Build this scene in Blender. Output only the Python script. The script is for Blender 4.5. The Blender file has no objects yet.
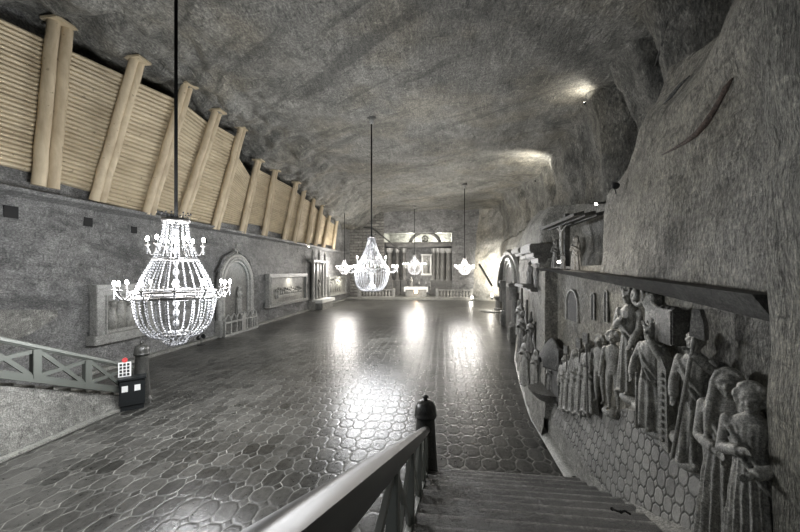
import bpy, bmesh, math, random
from mathutils import Vector, Matrix, noise
random.seed(7)
PI = math.pi
S = bpy.context.scene
COL = S.collection
# ------------------------------------------------------------------ camera
EYE = 4.0; F = 355.0; HY = 271.0; YAW = math.radians(6.9)
cY, sY = math.cos(YAW), math.sin(YAW)
cam = bpy.data.cameras.new('camera'); camo = bpy.data.objects.new('camera', cam); COL.objects.link(camo)
camo.location = (0, 0, EYE); camo.rotation_euler = (PI/2, 0, YAW)
cam.sensor_width = 36; cam.lens = 36*F/800; cam.shift_y = (HY-266)/800; cam.clip_start = 0.05; cam.clip_end = 300
S.camera = camo
def ray(px, py):
    u = (px-400)/F; v = (HY-py)/F
    return Vector((-sY+u*cY, cY+u*sY, v))
def onX(px, py, X):
    r = ray(px, py); t = X/r.x; return Vector((X, t*r.y, EYE+t*r.z))
def onY(px, py, Y):
    r = ray(px, py); t = Y/r.y; return Vector((t*r.x, Y, EYE+t*r.z))
def lerp(tab, x):
    if x <= tab[0][0]: return tab[0][1]
    for (a, b), (c, d) in zip(tab, tab[1:]):
        if x <= c: return b+(d-b)*(x-a)/(c-a)
    return tab[-1][1]
def sm(t):
    t = max(0, min(1, t)); return t*t*(3-2*t)

# ------------------------------------------------------------------ materials
def mat(name, base=(.5,.5,.5), rough=.6, metal=0, **kw):
    m = bpy.data.materials.new(name); m.use_nodes = True
    b = m.node_tree.nodes['Principled BSDF']
    b.inputs['Base Color'].default_value = (*base, 1); b.inputs['Roughness'].default_value = rough
    b.inputs['Metallic'].default_value = metal
    for k, v in kw.items(): b.inputs[k.replace('_', ' ')].default_value = v
    return m
class NT:
    def __init__(s, m): s.t = m.node_tree; s.b = s.t.nodes['Principled BSDF']
    def n(s, typ, **kw):
        x = s.t.nodes.new(typ)
        for k, v in kw.items(): setattr(x, k, v)
        return x
    def l(s, a, b): s.t.links.new(a, b)
    def coord(s, scale=(1,1,1), rot=(0,0,0)):
        t = s.n('ShaderNodeTexCoord'); mp = s.n('ShaderNodeMapping')
        mp.inputs['Scale'].default_value = scale; mp.inputs['Rotation'].default_value = rot
        s.l(t.outputs['Object'], mp.inputs['Vector']); return mp.outputs[0]
    def noise(s, vec, scale, detail=6, rough=.6, dist=0):
        x = s.n('ShaderNodeTexNoise'); x.inputs['Scale'].default_value = scale; x.inputs['Detail'].default_value = detail
        x.inputs['Roughness'].default_value = rough; x.inputs['Distortion'].default_value = dist
        s.l(vec, x.inputs['Vector']); return x.outputs['Fac']
    def math(s, op, a, b=None, c=None, clamp=False):
        x = s.n('ShaderNodeMath', operation=op, use_clamp=clamp)
        for i, v in enumerate((a, b, c)):
            if v is None: continue
            if isinstance(v, (int, float)): x.inputs[i].default_value = v
            else: s.l(v, x.inputs[i])
        return x.outputs[0]
    def ramp(s, fac, stops):
        x = s.n('ShaderNodeValToRGB'); e = x.color_ramp.elements
        while len(e) < len(stops): e.new(.5)
        for q, (p, c) in zip(e, stops): q.position = p; q.color = (*c, 1)
        s.l(fac, x.inputs[0]); return x.outputs[0]
    def mix(s, fac, a, b, mode='MIX'):
        x = s.n('ShaderNodeMixRGB', blend_type=mode)
        for i, v in enumerate((fac, a, b)):
            if isinstance(v, (int, float)): x.inputs[i].default_value = v
            elif isinstance(v, tuple): x.inputs[i].default_value = (*v, 1)
            else: s.l(v, x.inputs[i])
        return x.outputs[0]
    def bump(s, h, strength=.5, dist=.05):
        x = s.n('ShaderNodeBump'); x.inputs['Strength'].default_value = strength; x.inputs['Distance'].default_value = dist
        s.l(h, x.inputs['Height']); s.l(x.outputs[0], s.b.inputs['Normal'])
    def smooth(s, v, lo, hi):
        x = s.n('ShaderNodeMapRange', interpolation_type='SMOOTHSTEP')
        s.l(v, x.inputs[0]); x.inputs[1].default_value = lo; x.inputs[2].default_value = hi; return x.outputs[0]

def chain(t, rot, scale):
    a = t.coord((1,1,1), rot); mp = t.n('ShaderNodeMapping'); mp.inputs['Scale'].default_value = scale; t.l(a, mp.inputs['Vector']); return mp.outputs[0]
def rock(name, dark, light, big=.35, fine=5, stretch=(1,1,1), rot=(0,0,0), bump=.7, bd=.06, rough=.6, warm=None, crack=0, brick=None, strata=None):
    m = mat(name, rough=rough); t = NT(m)
    v0 = t.coord(); v1 = t.coord(stretch, rot)
    a = t.noise(v0, big, 5, .6, .6); b = t.noise(v1, fine, 9, .72); c = t.noise(v1, fine*5, 6, .75)
    f = t.math('ADD', t.math('MULTIPLY', a, .42), t.math('ADD', t.math('MULTIPLY', b, .38), t.math('MULTIPLY', c, .2)))
    mid = tuple((x+y)/2 for x, y in zip(dark, light))
    col = t.ramp(f, [(.40, dark), (.5, mid), (.585, light)])
    # fine chisel scratches in two directions, thin veins and fissures
    s1 = t.noise(t.coord((fine*4, fine*.7, fine*1.2), (.3,.4,.7)), 1.3, 5, .7, .6); s2 = t.noise(t.coord((fine*.8, fine*4, fine*.9), (.5,.2,-.5)), 1.3, 5, .7, .6)
    sc_ = t.math('ADD', t.smooth(s1, .56, .70), t.smooth(s2, .57, .70))
    col = t.mix(t.math('MULTIPLY', sc_, .6, clamp=True), col, tuple(min(1, x*1.5) for x in light))
    dk = t.math('ADD', t.smooth(s1, .44, .34), t.smooth(s2, .43, .33))
    col = t.mix(t.math('MULTIPLY', dk, .55, clamp=True), col, tuple(x*.55 for x in dark))
    ve = t.math('ABSOLUTE', t.math('SUBTRACT', t.noise(v0, big*1.1, 7, .62, .8), .5))
    vk = t.math('SUBTRACT', 1, t.smooth(ve, .0, .012))
    col = t.mix(t.math('MULTIPLY', t.math('MULTIPLY', vk, t.smooth(a, .45, .55)), .5), col, tuple(x*.4 for x in dark))
    if strata:
        st_ = t.noise(chain(t, strata[0], strata[1]), 1.0, 8, .68, .5)
        col = t.mix(t.math('MULTIPLY', t.smooth(st_, .47, .36), .6), col, tuple(x*.6 for x in dark)); col = t.mix(t.math('MULTIPLY', t.smooth(st_, .56, .68), .4), col, light)
    if warm: col = t.mix(t.smooth(t.noise(v0, .25, 3), .45, .62), col, t.mix(.65, col, warm, 'MULTIPLY'))
    gr = t.noise(v1, fine*7, 5, .8)
    col = t.mix(1.0, col, t.ramp(gr, [(.38, (.5,.5,.5)), (.5, (.95,.95,.95)), (.62, (1.55,1.55,1.5))]), 'MULTIPLY')
    specks = t.smooth(t.noise(v1, fine*9, 2, .5), .66, .74)
    col = t.mix(t.math('MULTIPLY', specks, .45), col, tuple(min(1, x*1.7) for x in light))
    h = t.math('ADD', t.math('MULTIPLY', b, 1.3), t.math('MULTIPLY', c, .6)); h = t.math('ADD', h, t.math('MULTIPLY', t.math('ADD', s1, s2), .5))
    if crack:
        vv = t.n('ShaderNodeTexVoronoi', feature='DISTANCE_TO_EDGE'); vv.inputs['Scale'].default_value = crack
        w = t.n('ShaderNodeMixRGB', blend_type='ADD'); w.inputs[0].default_value = 1.2
        ns = t.n('ShaderNodeTexNoise'); ns.inputs['Scale'].default_value = .8; ns.inputs['Detail'].default_value = 6; t.l(v0, ns.inputs['Vector'])
        t.l(v1, w.inputs[1]); t.l(ns.outputs['Color'], w.inputs[2]); t.l(w.outputs[0], vv.inputs['Vector'])
        k = t.smooth(vv.outputs['Distance'], 0, .035)
        col = t.mix(t.math('MULTIPLY', t.math('SUBTRACT', 1, k), .5), col, tuple(x*.4 for x in dark))
        h = t.math('ADD', h, t.math('MULTIPLY', k, .25))
    if brick:
        sx = t.n('ShaderNodeSeparateXYZ'); t.l(v0, sx.inputs[0]); cx = t.n('ShaderNodeCombineXYZ')
        t.l(sx.outputs[brick[0]], cx.inputs[0]); t.l(sx.outputs[2], cx.inputs[1])
        bt = t.n('ShaderNodeTexBrick'); bt.inputs['Scale'].default_value = 1; bt.inputs['Brick Width'].default_value = brick[1]
        bt.inputs['Row Height'].default_value = brick[2]; bt.inputs['Mortar Size'].default_value = brick[3]; bt.inputs['Mortar Smooth'].default_value = .4
        bt.inputs['Color1'].default_value = (1,1,1,1); bt.inputs['Color2'].default_value = (.72,.72,.72,1); bt.inputs['Mortar'].default_value = (.35,.35,.35,1)
        t.l(cx.outputs[0], bt.inputs['Vector'])
        col = t.mix(1.0, col, bt.outputs['Color'], 'MULTIPLY')
        h = t.math('SUBTRACT', h, t.math('MULTIPLY', bt.outputs['Fac'], .8))
    t.l(col, t.b.inputs['Base Color']); t.bump(h, bump, bd)
    return m

def tiles(name, axes, a, b, dark, light, groove, w=.03, rough=.22, bump=.5, bd=.02, rv=.12, offs=(0,0), fade=False):
    m = mat(name, rough=rough); t = NT(m)
    v0 = t.coord(); wob = t.n('ShaderNodeTexNoise'); wob.inputs['Scale'].default_value = 1.6; wob.inputs['Detail'].default_value = 3; t.l(v0, wob.inputs['Vector'])
    ws = t.n('ShaderNodeSeparateXYZ'); t.l(wob.outputs['Color'], ws.inputs[0])
    sx = t.n('ShaderNodeSeparateXYZ'); t.l(v0, sx.inputs[0])
    x = t.math('ADD', t.math('DIVIDE', sx.outputs[axes[0]], a), t.math('ADD', t.math('MULTIPLY', ws.outputs[0], .45), offs[0]))
    y = t.math('ADD', t.math('DIVIDE', sx.outputs[axes[1]], b), t.math('ADD', t.math('MULTIPLY', ws.outputs[1], .45), offs[1]))
    def q(v): return t.math('ABSOLUTE', t.math('SUBTRACT', t.math('FRACT', t.math('ADD', v, .5)), .5))
    qx, qy = q(x), q(y); s = t.math('ADD', qx, qy); C = .73
    diag = t.math('MULTIPLY', t.math('ABSOLUTE', t.math('SUBTRACT', s, C)), .707)
    side = t.math('MINIMUM', t.math('SUBTRACT', .5, qx), t.math('SUBTRACT', .5, qy))
    isq = t.math('GREATER_THAN', s, C)
    d = t.math('MINIMUM', diag, t.math('ADD', side, isq))
    g = t.math('SUBTRACT', 1, t.smooth(d, w*.45, w))               # 1 in the groove
    idc = t.n('ShaderNodeCombineXYZ'); t.l(t.math('ROUND', t.math('ADD', x, t.math('MULTIPLY', isq, .5))), idc.inputs[0]); t.l(t.math('ROUND', t.math('ADD', y, t.math('MULTIPLY', isq, .5))), idc.inputs[1]); t.l(isq, idc.inputs[2])
    wn = t.n('ShaderNodeTexWhiteNoise'); t.l(idc.outputs[0], wn.inputs['Vector'])
    big = t.noise(v0, .3, 5, .6, .5); fi = t.noise(v0, 9, 9, .78)
    f = t.math('ADD', t.math('MULTIPLY', big, .5), t.math('ADD', t.math('MULTIPLY', fi, .35), t.math('MULTIPLY', wn.outputs['Value'], .10)))
    col = t.ramp(f, [(.4, dark), (.59, light)])
    gm = t.math('MULTIPLY', g, t.smooth(t.noise(v0, 1.3, 4, .6), .32, .6))
    if fade:     # walking has rubbed out the crosswise joints and half of the small squares
        ysd = t.math('MULTIPLY', t.math('GREATER_THAN', qy, .43), t.math('SUBTRACT', 1, isq)); sg = t.math('MULTIPLY', t.math('GREATER_THAN', t.math('SUBTRACT', t.math('FRACT', t.math('ADD', x, .5)), .5), 0), t.math('LESS_THAN', ysd, .5))
        gm = t.math('MULTIPLY', gm, t.math('SUBTRACT', 1, t.math('MULTIPLY', ysd, .7))); gm = t.math('MULTIPLY', gm, t.math('SUBTRACT', 1, t.math('MULTIPLY', sg, .55)))
        sm_ = t.noise(t.coord((3,.5,1), (0,0,.6)), 1.6, 7, .75, .5)
        col = t.mix(t.math('MULTIPLY', t.smooth(sm_, .48, .68), .5), col, light)
    col = t.mix(gm, col, groove)
    t.l(col, t.b.inputs['Base Color'])
    r = t.math('ADD', rough, t.math('MULTIPLY', t.math('SUBTRACT', fi, .5), rv*2)); r = t.math('ADD', r, t.math('MULTIPLY', g, .3))
    t.l(r, t.b.inputs['Roughness'])
    h = t.math('ADD', t.math('MULTIPLY', t.smooth(d, 0, .12), 1.0), t.math('ADD', t.math('MULTIPLY', fi, 1.1), t.math('MULTIPLY', wn.outputs['Value'], .1)))
    t.bump(h, bump, bd)
    return m

def wood(name, c1, c2, scale=(1,1,1), rough=.6):
    m = mat(name, rough=rough); t = NT(m); v = t.coord(scale)
    a = t.noise(v, 3, 7, .65, .4); b = t.noise(t.coord(), .8, 3)
    k = t.smooth(t.noise(t.coord(), 5, 1), .7, .76)
    col = t.ramp(t.math('ADD', t.math('MULTIPLY', a, .65), t.math('MULTIPLY', b, .35)), [(.36, c2), (.62, c1)])
    col = t.mix(t.math('MULTIPLY', k, .6), col, tuple(x*.45 for x in c2))
    t.l(col, t.b.inputs['Base Color']); t.bump(a, .25, .01); return m

M = {}
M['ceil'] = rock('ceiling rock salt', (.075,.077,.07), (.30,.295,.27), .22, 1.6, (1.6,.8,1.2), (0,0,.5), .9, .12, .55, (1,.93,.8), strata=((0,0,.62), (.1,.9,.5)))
M['rockL'] = rock('left wall rock salt', (.12,.122,.122), (.34,.34,.335), .3, 2.2, (1,1,1.6), (0,0,0), .9, .1, .55, strata=((.15,0,0), (.5,.25,1.1)))
M['rockR'] = rock('right wall rock salt', (.13,.13,.118), (.42,.41,.375), .3, 3.6, (1,1.5,.8), (.5,0,0), 1.0, .09, .5, (1,.95,.84), strata=((.7,0,0), (.8,.4,1.6)))
M['rockP'] = rock('pillar rock salt', (.13,.13,.115), (.5,.49,.44), .5, 4.5, (1.8,1.8,.5), (0,0,0), 1.0, .1, .55, (1,.96,.86), strata=((0,0,0), (3,4,.5)))
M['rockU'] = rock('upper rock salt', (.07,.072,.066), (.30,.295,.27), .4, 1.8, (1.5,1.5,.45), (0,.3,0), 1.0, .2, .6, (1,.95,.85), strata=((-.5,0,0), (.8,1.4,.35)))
M['far'] = rock('far wall rock salt', (.13,.128,.12), (.36,.35,.32), .4, 1.6, bump=.8, rough=.55, brick=(0, 1.3, .42, .05))
M['carve'] = rock('carved salt', (.15,.15,.142), (.42,.415,.385), .8, 9, bump=.6, bd=.012, rough=.42)
M['carveD'] = rock('dark carved salt', (.07,.07,.066), (.22,.215,.2), .8, 7, bump=.7, bd=.015, rough=.42)
M['frame'] = rock('polished salt frame', (.2,.2,.19), (.42,.42,.4), .8, 7, bump=.3, bd=.01, rough=.35)
M['step'] = rock('stair salt', (.05,.05,.046), (.4,.395,.365), .8, 11, (1,1.4,1), bump=1.0, bd=.035, rough=.42)
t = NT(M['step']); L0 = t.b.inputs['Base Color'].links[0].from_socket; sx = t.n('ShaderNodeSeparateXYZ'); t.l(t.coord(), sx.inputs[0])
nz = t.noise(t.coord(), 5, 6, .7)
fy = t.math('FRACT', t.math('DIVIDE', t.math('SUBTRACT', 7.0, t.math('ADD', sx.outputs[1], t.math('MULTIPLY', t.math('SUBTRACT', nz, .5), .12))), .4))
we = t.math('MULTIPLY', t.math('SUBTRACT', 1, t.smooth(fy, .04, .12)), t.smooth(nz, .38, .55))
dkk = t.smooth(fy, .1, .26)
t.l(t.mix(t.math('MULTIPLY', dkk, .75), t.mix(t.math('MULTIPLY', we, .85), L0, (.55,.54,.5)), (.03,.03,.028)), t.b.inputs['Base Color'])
M['stuccoL'] = rock('stair side salt', (.13,.13,.12), (.36,.355,.33), .6, 5, bump=.9, bd=.05, rough=.6)
M['floor'] = tiles('salt floor tiles', (0,1), .35, .51, (.016,.016,.014), (.125,.123,.113), (.32,.32,.29), .03, .3, .5, .008, fade=True)
M['rtile'] = tiles('carved paving on relief', (1,2), .17, .2, (.15,.15,.14), (.36,.355,.33), (.06,.06,.055), .05, .45, .9, .025)
M['edge'] = rock('floor border salt', (.16,.16,.15), (.36,.36,.33), .5, 6, bump=.4, bd=.02, rough=.4)
M['wood'] = wood('pine log', (.66,.56,.395), (.42,.335,.22), (1,1,.25))
M['board'] = wood('pine board', (.68,.585,.415), (.44,.36,.24), (1,.15,1))
M['railD'] = mat('dark green grey painted handrail', (.02,.022,.019), .34)
M['railP'] = mat('green grey painted wood', (.24,.25,.23), .4)
M['railL'] = mat('pale green grey painted wood', (.10,.108,.096), .5)
M['post'] = rock('dark turned post', (.02,.02,.018), (.07,.07,.065), 1, 6, bump=.3, bd=.01, rough=.35)
M['black'] = mat('black plastic', (.015,.017,.018), .35)
M['dark'] = rock('dark slab', (.03,.03,.028), (.09,.09,.085), .8, 5, bump=.5, rough=.6)
M['hole_shade'] = mat('painted hole shade', (.02,.02,.02), .9)  # flat dark colour for the shade inside the beam holes
M['white'] = mat('white cloth', (.8,.8,.77), .6)
M['paper'] = mat('white paper', (.85,.85,.83), .5)
M['red'] = mat('red print', (.55,.06,.06), .5)
M['cable'] = mat('black cable', (.006,.006,.006), .9, 0, Specular_IOR_Level=.1)
M['metal'] = mat('pale nickel', (.16,.155,.15), .3, .5)
M['wax'] = mat('candle sleeve', (.12,.12,.115), .5)
M['dmetal'] = mat('dark iron', (.05,.05,.05), .45, .6)
def crystal():
    m = mat('salt crystal', (.34,.343,.355), .12); t = NT(m)
    t.b.inputs['Specular IOR Level'].default_value = .9; t.b.inputs['Subsurface Weight'].default_value = 0
    tr = t.n('ShaderNodeBsdfTranslucent'); tr.inputs[0].default_value = (.36,.363,.37,1)
    mx = t.n('ShaderNodeMixShader'); mx.inputs[0].default_value = .45
    t.l(t.b.outputs[0], mx.inputs[1]); t.l(tr.outputs[0], mx.inputs[2])
    t.l(mx.outputs[0], t.t.nodes['Material Output'].inputs['Surface']); return m
M['crystal'] = crystal()
def emit(name, col, st):
    m = mat(name, col, .5); b = m.node_tree.nodes['Principled BSDF']
    b.inputs['Emission Color'].default_value = (*col, 1); b.inputs['Emission Strength'].default_value = st
    m.cycles.emission_sampling = 'NONE'; return m
M['bulb'] = emit('lit candle bulb', (1,.93,.84), 45)
M['warm'] = emit('lit warm lamp', (1,.72,.5), 14)
M['lamp'] = emit('lit lamp glass', (1,.95,.86), 30)

# ------------------------------------------------------------------ mesh builder
class MB:
    def __init__(s): s.v = []; s.f = []
    def add(s, vs, fs, mx=None):
        o = len(s.v)
        s.v += [tuple(mx @ Vector(v)) if mx else tuple(v) for v in vs]
        s.f += [tuple(i+o for i in f) for f in fs]; return s
    def box(s, lo, hi, mx=None, bev=0):
        x0,y0,z0 = lo; x1,y1,z1 = hi
        if bev <= 0:
            return s.add([(x0,y0,z0),(x1,y0,z0),(x1,y1,z0),(x0,y1,z0),(x0,y0,z1),(x1,y0,z1),(x1,y1,z1),(x0,y1,z1)],
                  [(3,2,1,0),(4,5,6,7),(0,1,5,4),(1,2,6,5),(2,3,7,6),(3,0,4,7)], mx)
        bm = bmesh.new(); bmesh.ops.create_cube(bm, size=1)
        for v in bm.verts:
            v.co = Vector(((x0+x1)/2+v.co.x*(x1-x0), (y0+y1)/2+v.co.y*(y1-y0), (z0+z1)/2+v.co.z*(z1-z0)))
        bmesh.ops.bevel(bm, geom=bm.edges[:], offset=bev, segments=2, affect='EDGES')
        s.bm(bm, mx); return s
    def bm(s, bm, mx=None):
        bm.verts.index_update()
        s.add([v.co.copy() for v in bm.verts], [tuple(v.index for v in f.verts) for f in bm.faces], mx); bm.free(); return s
    def tube(s, pts, r, n=8, caps=True, sq=None):
        pts = [Vector(p) for p in pts]; rs = r if isinstance(r, (list, tuple)) else [r]*len(pts)
        vs = []; up = None
        for i, p in enumerate(pts):
            d = (pts[min(i+1, len(pts)-1)]-pts[max(i-1, 0)])
            d = d.normalized() if d.length > 1e-9 else Vector((0,0,1))
            if up is None:
                up = Vector((0,0,1)) if abs(d.z) < .9 else Vector((0,1,0))
            a = d.cross(up)
            a = a.normalized() if a.length > 1e-6 else Vector((1,0,0)); b = a.cross(d).normalized(); up = b
            for k in range(n):
                t = 2*PI*(k+.5)/n; w = 1
                if sq: w = sq(t)
                vs.append(p+(a*math.cos(t)+b*math.sin(t))*rs[i]*w)
        fs = []
        for i in range(len(pts)-1):
            for k in range(n):
                fs.append((i*n+k, i*n+(k+1) % n, (i+1)*n+(k+1) % n, (i+1)*n+k))
        if caps: fs.append(tuple(range(n-1, -1, -1))); fs.append(tuple(range((len(pts)-1)*n, len(pts)*n)))
        return s.add(vs, fs)
    def lathe(s, prof, c=(0,0,0), n=24, mx=None):
        vs = []; fs = []
        for r, z in prof:
            for k in range(n):
                t = 2*PI*k/n; vs.append((c[0]+r*math.cos(t), c[1]+r*math.sin(t), c[2]+z))
        for i in range(len(prof)-1):
            for k in range(n): fs.append((i*n+k, i*n+(k+1) % n, (i+1)*n+(k+1) % n, (i+1)*n+k))
        fs.append(tuple(range(n-1, -1, -1))); fs.append(tuple(range((len(prof)-1)*n, len(prof)*n)))
        return s.add(vs, fs, mx)
    def ring(s, c, R, r, n=32, m=6, zs=1):
        vs = []; fs = []
        for i in range(n):
            t = 2*PI*i/n
            for k in range(m):
                u = 2*PI*k/m; q = R+r*math.cos(u)
                vs.append((c[0]+q*math.cos(t), c[1]+q*math.sin(t), c[2]+r*zs*math.sin(u)))
        for i in range(n):
            for k in range(m): fs.append((i*m+k, ((i+1) % n)*m+k, ((i+1) % n)*m+(k+1) % m, i*m+(k+1) % m))
        return s.add(vs, fs)
    def ball(s, c, r, n=10, m=7, mx=None):
        if isinstance(r, (int, float)): r = (r, r, r)
        vs = [(c[0], c[1], c[2]-r[2])]; fs = []
        for i in range(1, m):
            p = PI*i/m
            for k in range(n):
                t = 2*PI*k/n; vs.append((c[0]+r[0]*math.sin(p)*math.cos(t), c[1]+r[1]*math.sin(p)*math.sin(t), c[2]-r[2]*math.cos(p)))
        vs.append((c[0], c[1], c[2]+r[2])); L = len(vs)-1
        for k in range(n):
            fs.append((0, 1+(k+1) % n, 1+k)); fs.append((L, L-n+k, L-n+(k+1) % n))
        for i in range(m-2):
            for k in range(n):
                a = 1+i*n; fs.append((a+k, a+(k+1) % n, a+n+(k+1) % n, a+n+k))
        return s.add(vs, fs, mx)
    def loft(s, secs, n=28, folds=0, amp=0, ph=0, mx=None):   # (z,cx,cy,rx,ry[,foldweight])
        vs = []; fs = []
        for q in secs:
            z, cx, cy, rx, ry = q[:5]; fw = q[5] if len(q) > 5 else 0
            for k in range(n):
                t = 2*PI*k/n; w = 1+amp*fw*math.sin(folds*t+ph+z*2)
                vs.append((cx+rx*w*math.cos(t), cy+ry*w*math.sin(t), z))
        for i in range(len(secs)-1):
            for k in range(n): fs.append((i*n+k, i*n+(k+1) % n, (i+1)*n+(k+1) % n, (i+1)*n+k))
        fs.append(tuple(range(n-1, -1, -1))); fs.append(tuple(range((len(secs)-1)*n, len(secs)*n)))
        return s.add(vs, fs, mx)
    def prism(s, pts, axis, a0, a1):     # polygon in the two other axes, extruded along axis
        n = len(pts)
        def P(p, a):
            return (a, p[0], p[1]) if axis == 0 else ((p[0], a, p[1]) if axis == 1 else (p[0], p[1], a))
        vs = [P(p, a0) for p in pts]+[P(p, a1) for p in pts]
        fs = [tuple(range(n-1, -1, -1)), tuple(range(n, 2*n))]+[(i, (i+1) % n, n+(i+1) % n, n+i) for i in range(n)]
        return s.add(vs, fs)
    def build(s, name, m, parent=None, smooth=False, origin=None, mods=()):
        me = bpy.data.meshes.new(name)
        o3 = Vector(origin) if origin is not None else Vector((0,0,0))
        me.from_pydata([tuple(Vector(v)-o3) for v in s.v], [], s.f); me.update()
        bm = bmesh.new(); bm.from_mesh(me); bmesh.ops.recalc_face_normals(bm, faces=bm.faces[:]); bm.to_mesh(me); bm.free()
        if smooth:
            me.polygons.foreach_set('use_smooth', [True]*len(me.polygons))
            if smooth == 'auto':
                try: me.set_sharp_from_angle(angle=math.radians(40))
                except Exception: pass
        me.materials.append(m)
        o = bpy.data.objects.new(name, me); COL.objects.link(o); o.location = o3
        if parent: o.parent = parent
        return o
def thing(name, label, cat, loc=(0,0,0), rz=0, group=None):
    o = bpy.data.objects.new(name, None); COL.objects.link(o); o.location = loc; o.rotation_euler = (0,0,rz)
    o.empty_display_size = .1; tag(o, label, cat, group); return o
def tag(o, label, cat, group=None):
    o['label'] = label; o['category'] = cat
    if group: o['group'] = group
    return o
def struct(o): o['kind'] = 'structure'; return o
def copy_tree(o, parent=None):
    c = o.copy(); COL.objects.link(c)
    if parent: c.parent = parent
    for ch in list(o.children): copy_tree(ch, c)
    return c

def grid(name, fn, nu, nv, m, amp=.1, freq=.8, oct=5, parent=None, ax=None, smooth=True):
    vs = [Vector(fn(i/nu, j/nv)) for i in range(nu+1) for j in range(nv+1)]
    fs = [(i*(nv+1)+j, (i+1)*(nv+1)+j, (i+1)*(nv+1)+j+1, i*(nv+1)+j+1) for i in range(nu) for j in range(nv)]
    me = bpy.data.meshes.new(name); me.from_pydata(vs, [], fs); me.update()
    nr = [v.normal.copy() for v in me.vertices]
    for v, n_ in zip(me.vertices, nr):
        d = Vector(ax) if ax else n_
        p = v.co*freq
        k = noise.fractal(p, 1.0, 2.1, oct)*.7+noise.ridged_multi_fractal(p*.45, 1.0, 2.0, 3, 1.0, 2.0)*.25-.2
        v.co = v.co+d*k*amp
    if smooth: me.polygons.foreach_set('use_smooth', [True]*len(me.polygons))
    me.materials.append(m); o = bpy.data.objects.new(name, me); COL.objects.link(o)
    if parent: o.parent = parent
    return o

# ------------------------------------------------------------------ the setting
YF = 49.0
fl = MB(); fl.box((-14.5,-3,-.3), (9,YF+8,0)); struct(fl.build('floor', M['floor']))
XL = -13.6
props_px = [(45,187,60,25),(97,201,137,61),(148,214,187,86),(181,222,217,112),(215,229,242,129),(242,233,258,161),(264,236,275,171),
            (284,240,296,183),(294,243,304,191),(307,245,314,198),(315,246.5,322,206),(323,248,330,214),(333,250,337,220)]
PB = []   # bottom, top of each timber prop
for bx, by, tx, ty in props_px:
    b = onX(bx, by, XL+.25); t = onY(tx, ty, b.y); PB.append((b, t))
edge_tab = [(-3, 11.3)]+[(b.y, t.z) for b, t in PB]+[(60, 10)]
edge_tab[1] = (PB[0][0].y, PB[0][1].z)
def ceil_z(X, Y):
    e = lerp(edge_tab, Y)+.12; k = sm((X+12.3)/3.6)
    z = e*(1-k)+12.65*k
    if X < -7: z -= .35*sm((-7-X)/3)*abs(noise.noise((X*1.1, Y*.9, 3.3)))*2
    if X > 5: z -= .10*(X-5)**1.2
    return z
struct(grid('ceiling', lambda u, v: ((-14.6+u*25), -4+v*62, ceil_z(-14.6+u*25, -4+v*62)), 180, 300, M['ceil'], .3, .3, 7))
struct(grid('wall_left', lambda u, v: (XL-.12*math.sin(v*4), -4+u*62, -.1+v*13.6), 200, 70, M['rockL'], .2, .55, 6, ax=(1,0,0)))
# rock ledge under the timber props
lg = MB()
pts = [(XL-.3, 6.35), (XL+.35, 6.5), (XL+.42, 6.62), (XL-.3, 6.7)]
lg.prism([(p[0], p[1]) for p in pts], 1, -4, 50)
o = lg.build('trim_1', M['rockL']); struct(o)
# low salt kerb along the left wall
kb = MB(); kb.box((XL-.2, 11.6, 0), (XL+.28, YF, .14), bev=.03); struct(kb.build('baseboard_left', M['edge']))

# right wall
XB = [(-4,2.5),(9,2.55),(10,2.55),(13,2.9),(16.5,3.4),(20.6,4.3),(26,5.0),(34,6.4),(44,7.1),(60,7.4)]
RZ = [(-4,9.5),(2.6,8.8),(3.3,7.4),(4.2,6.6),(5.1,6.7),(5.9,5.75),(7.8,5.4),(9.5,5.7),(11.6,6.0),(21,6.4),(30,7),(40,7.6),(60,8)]
XS = [(-4,5.5),(5,6.2),(11,6.9),(17,7.5),(31,8.6),(40,7.6),(46,6.0),(60,6.0)]
ZL = lambda Y: lerp([(2.5,3.72),(5,3.85),(8.5,3.98),(60,3.98)], Y)
def prof(Y):
    xb = lerp(XB, Y); r = lerp(RZ, Y); xs = max(lerp(XS, Y), xb+.6); zl = ZL(Y)
    rec = .75*sm((Y-6.2)/.5)*(1-sm((Y-9.6)/.8))
    lean = 0 if Y > 6 else .12*(6-Y)**.5
    wav = .55*abs(math.sin(Y*1.05))*sm((Y-5)/3)*(1-sm((Y-24)/6)) + .7*max(0, math.sin(Y*.9+.7))**6
    cre = 2.4*math.exp(-((Y-16.6)/.5)**2)+2.0*math.exp(-((Y-10.3)/.65)**2)+1.2*math.exp(-((Y-13.4)/.3)**2)
    return [(xb-.02+rec*.9, zl), (xb+.05+rec, zl+.35*(r-zl)), (xb+.12+rec*.8, zl+.75*(r-zl)), (xb+.45+rec*.5, r), (xb+.45+.35*(xs-xb), r+.12), (xs-.15, r+.5), (xs+wav+cre, r+1.6), (xs-.1+wav+cre, r+3.2), (xs-.4+wav*.6+cre*.8, 11.6), (xs-.9+cre*.6, 13.1)]
def polyat(P, v):
    L = [0]
    for a, b in zip(P, P[1:]): L.append(L[-1]+math.hypot(b[0]-a[0], b[1]-a[1]))
    s = v*L[-1]
    for i in range(len(P)-1):
        if s <= L[i+1] or i == len(P)-2:
            t = (s-L[i])/(L[i+1]-L[i]); return (P[i][0]+(P[i+1][0]-P[i][0])*t, P[i][1]+(P[i+1][1]-P[i][1])*t)
def up_fn(u, v):
    Y = 2.6+(u**1.3)*55; P = prof(Y)
    seg = v*(len(P)-1)   # equal share per profile segment keeps the ridge crisp
    i = min(int(seg), len(P)-2); t = seg-i
    return (P[i][0]+(P[i+1][0]-P[i][0])*t, Y, P[i][1]+(P[i+1][1]-P[i][1])*t)
NV = 90
def up_part(name, v0, v1, nv, m, amp, freq):
    return struct(grid(name, lambda u, v: up_fn(u, v0+(v1-v0)*v), 420, nv, m, amp, freq, 6))
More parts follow.
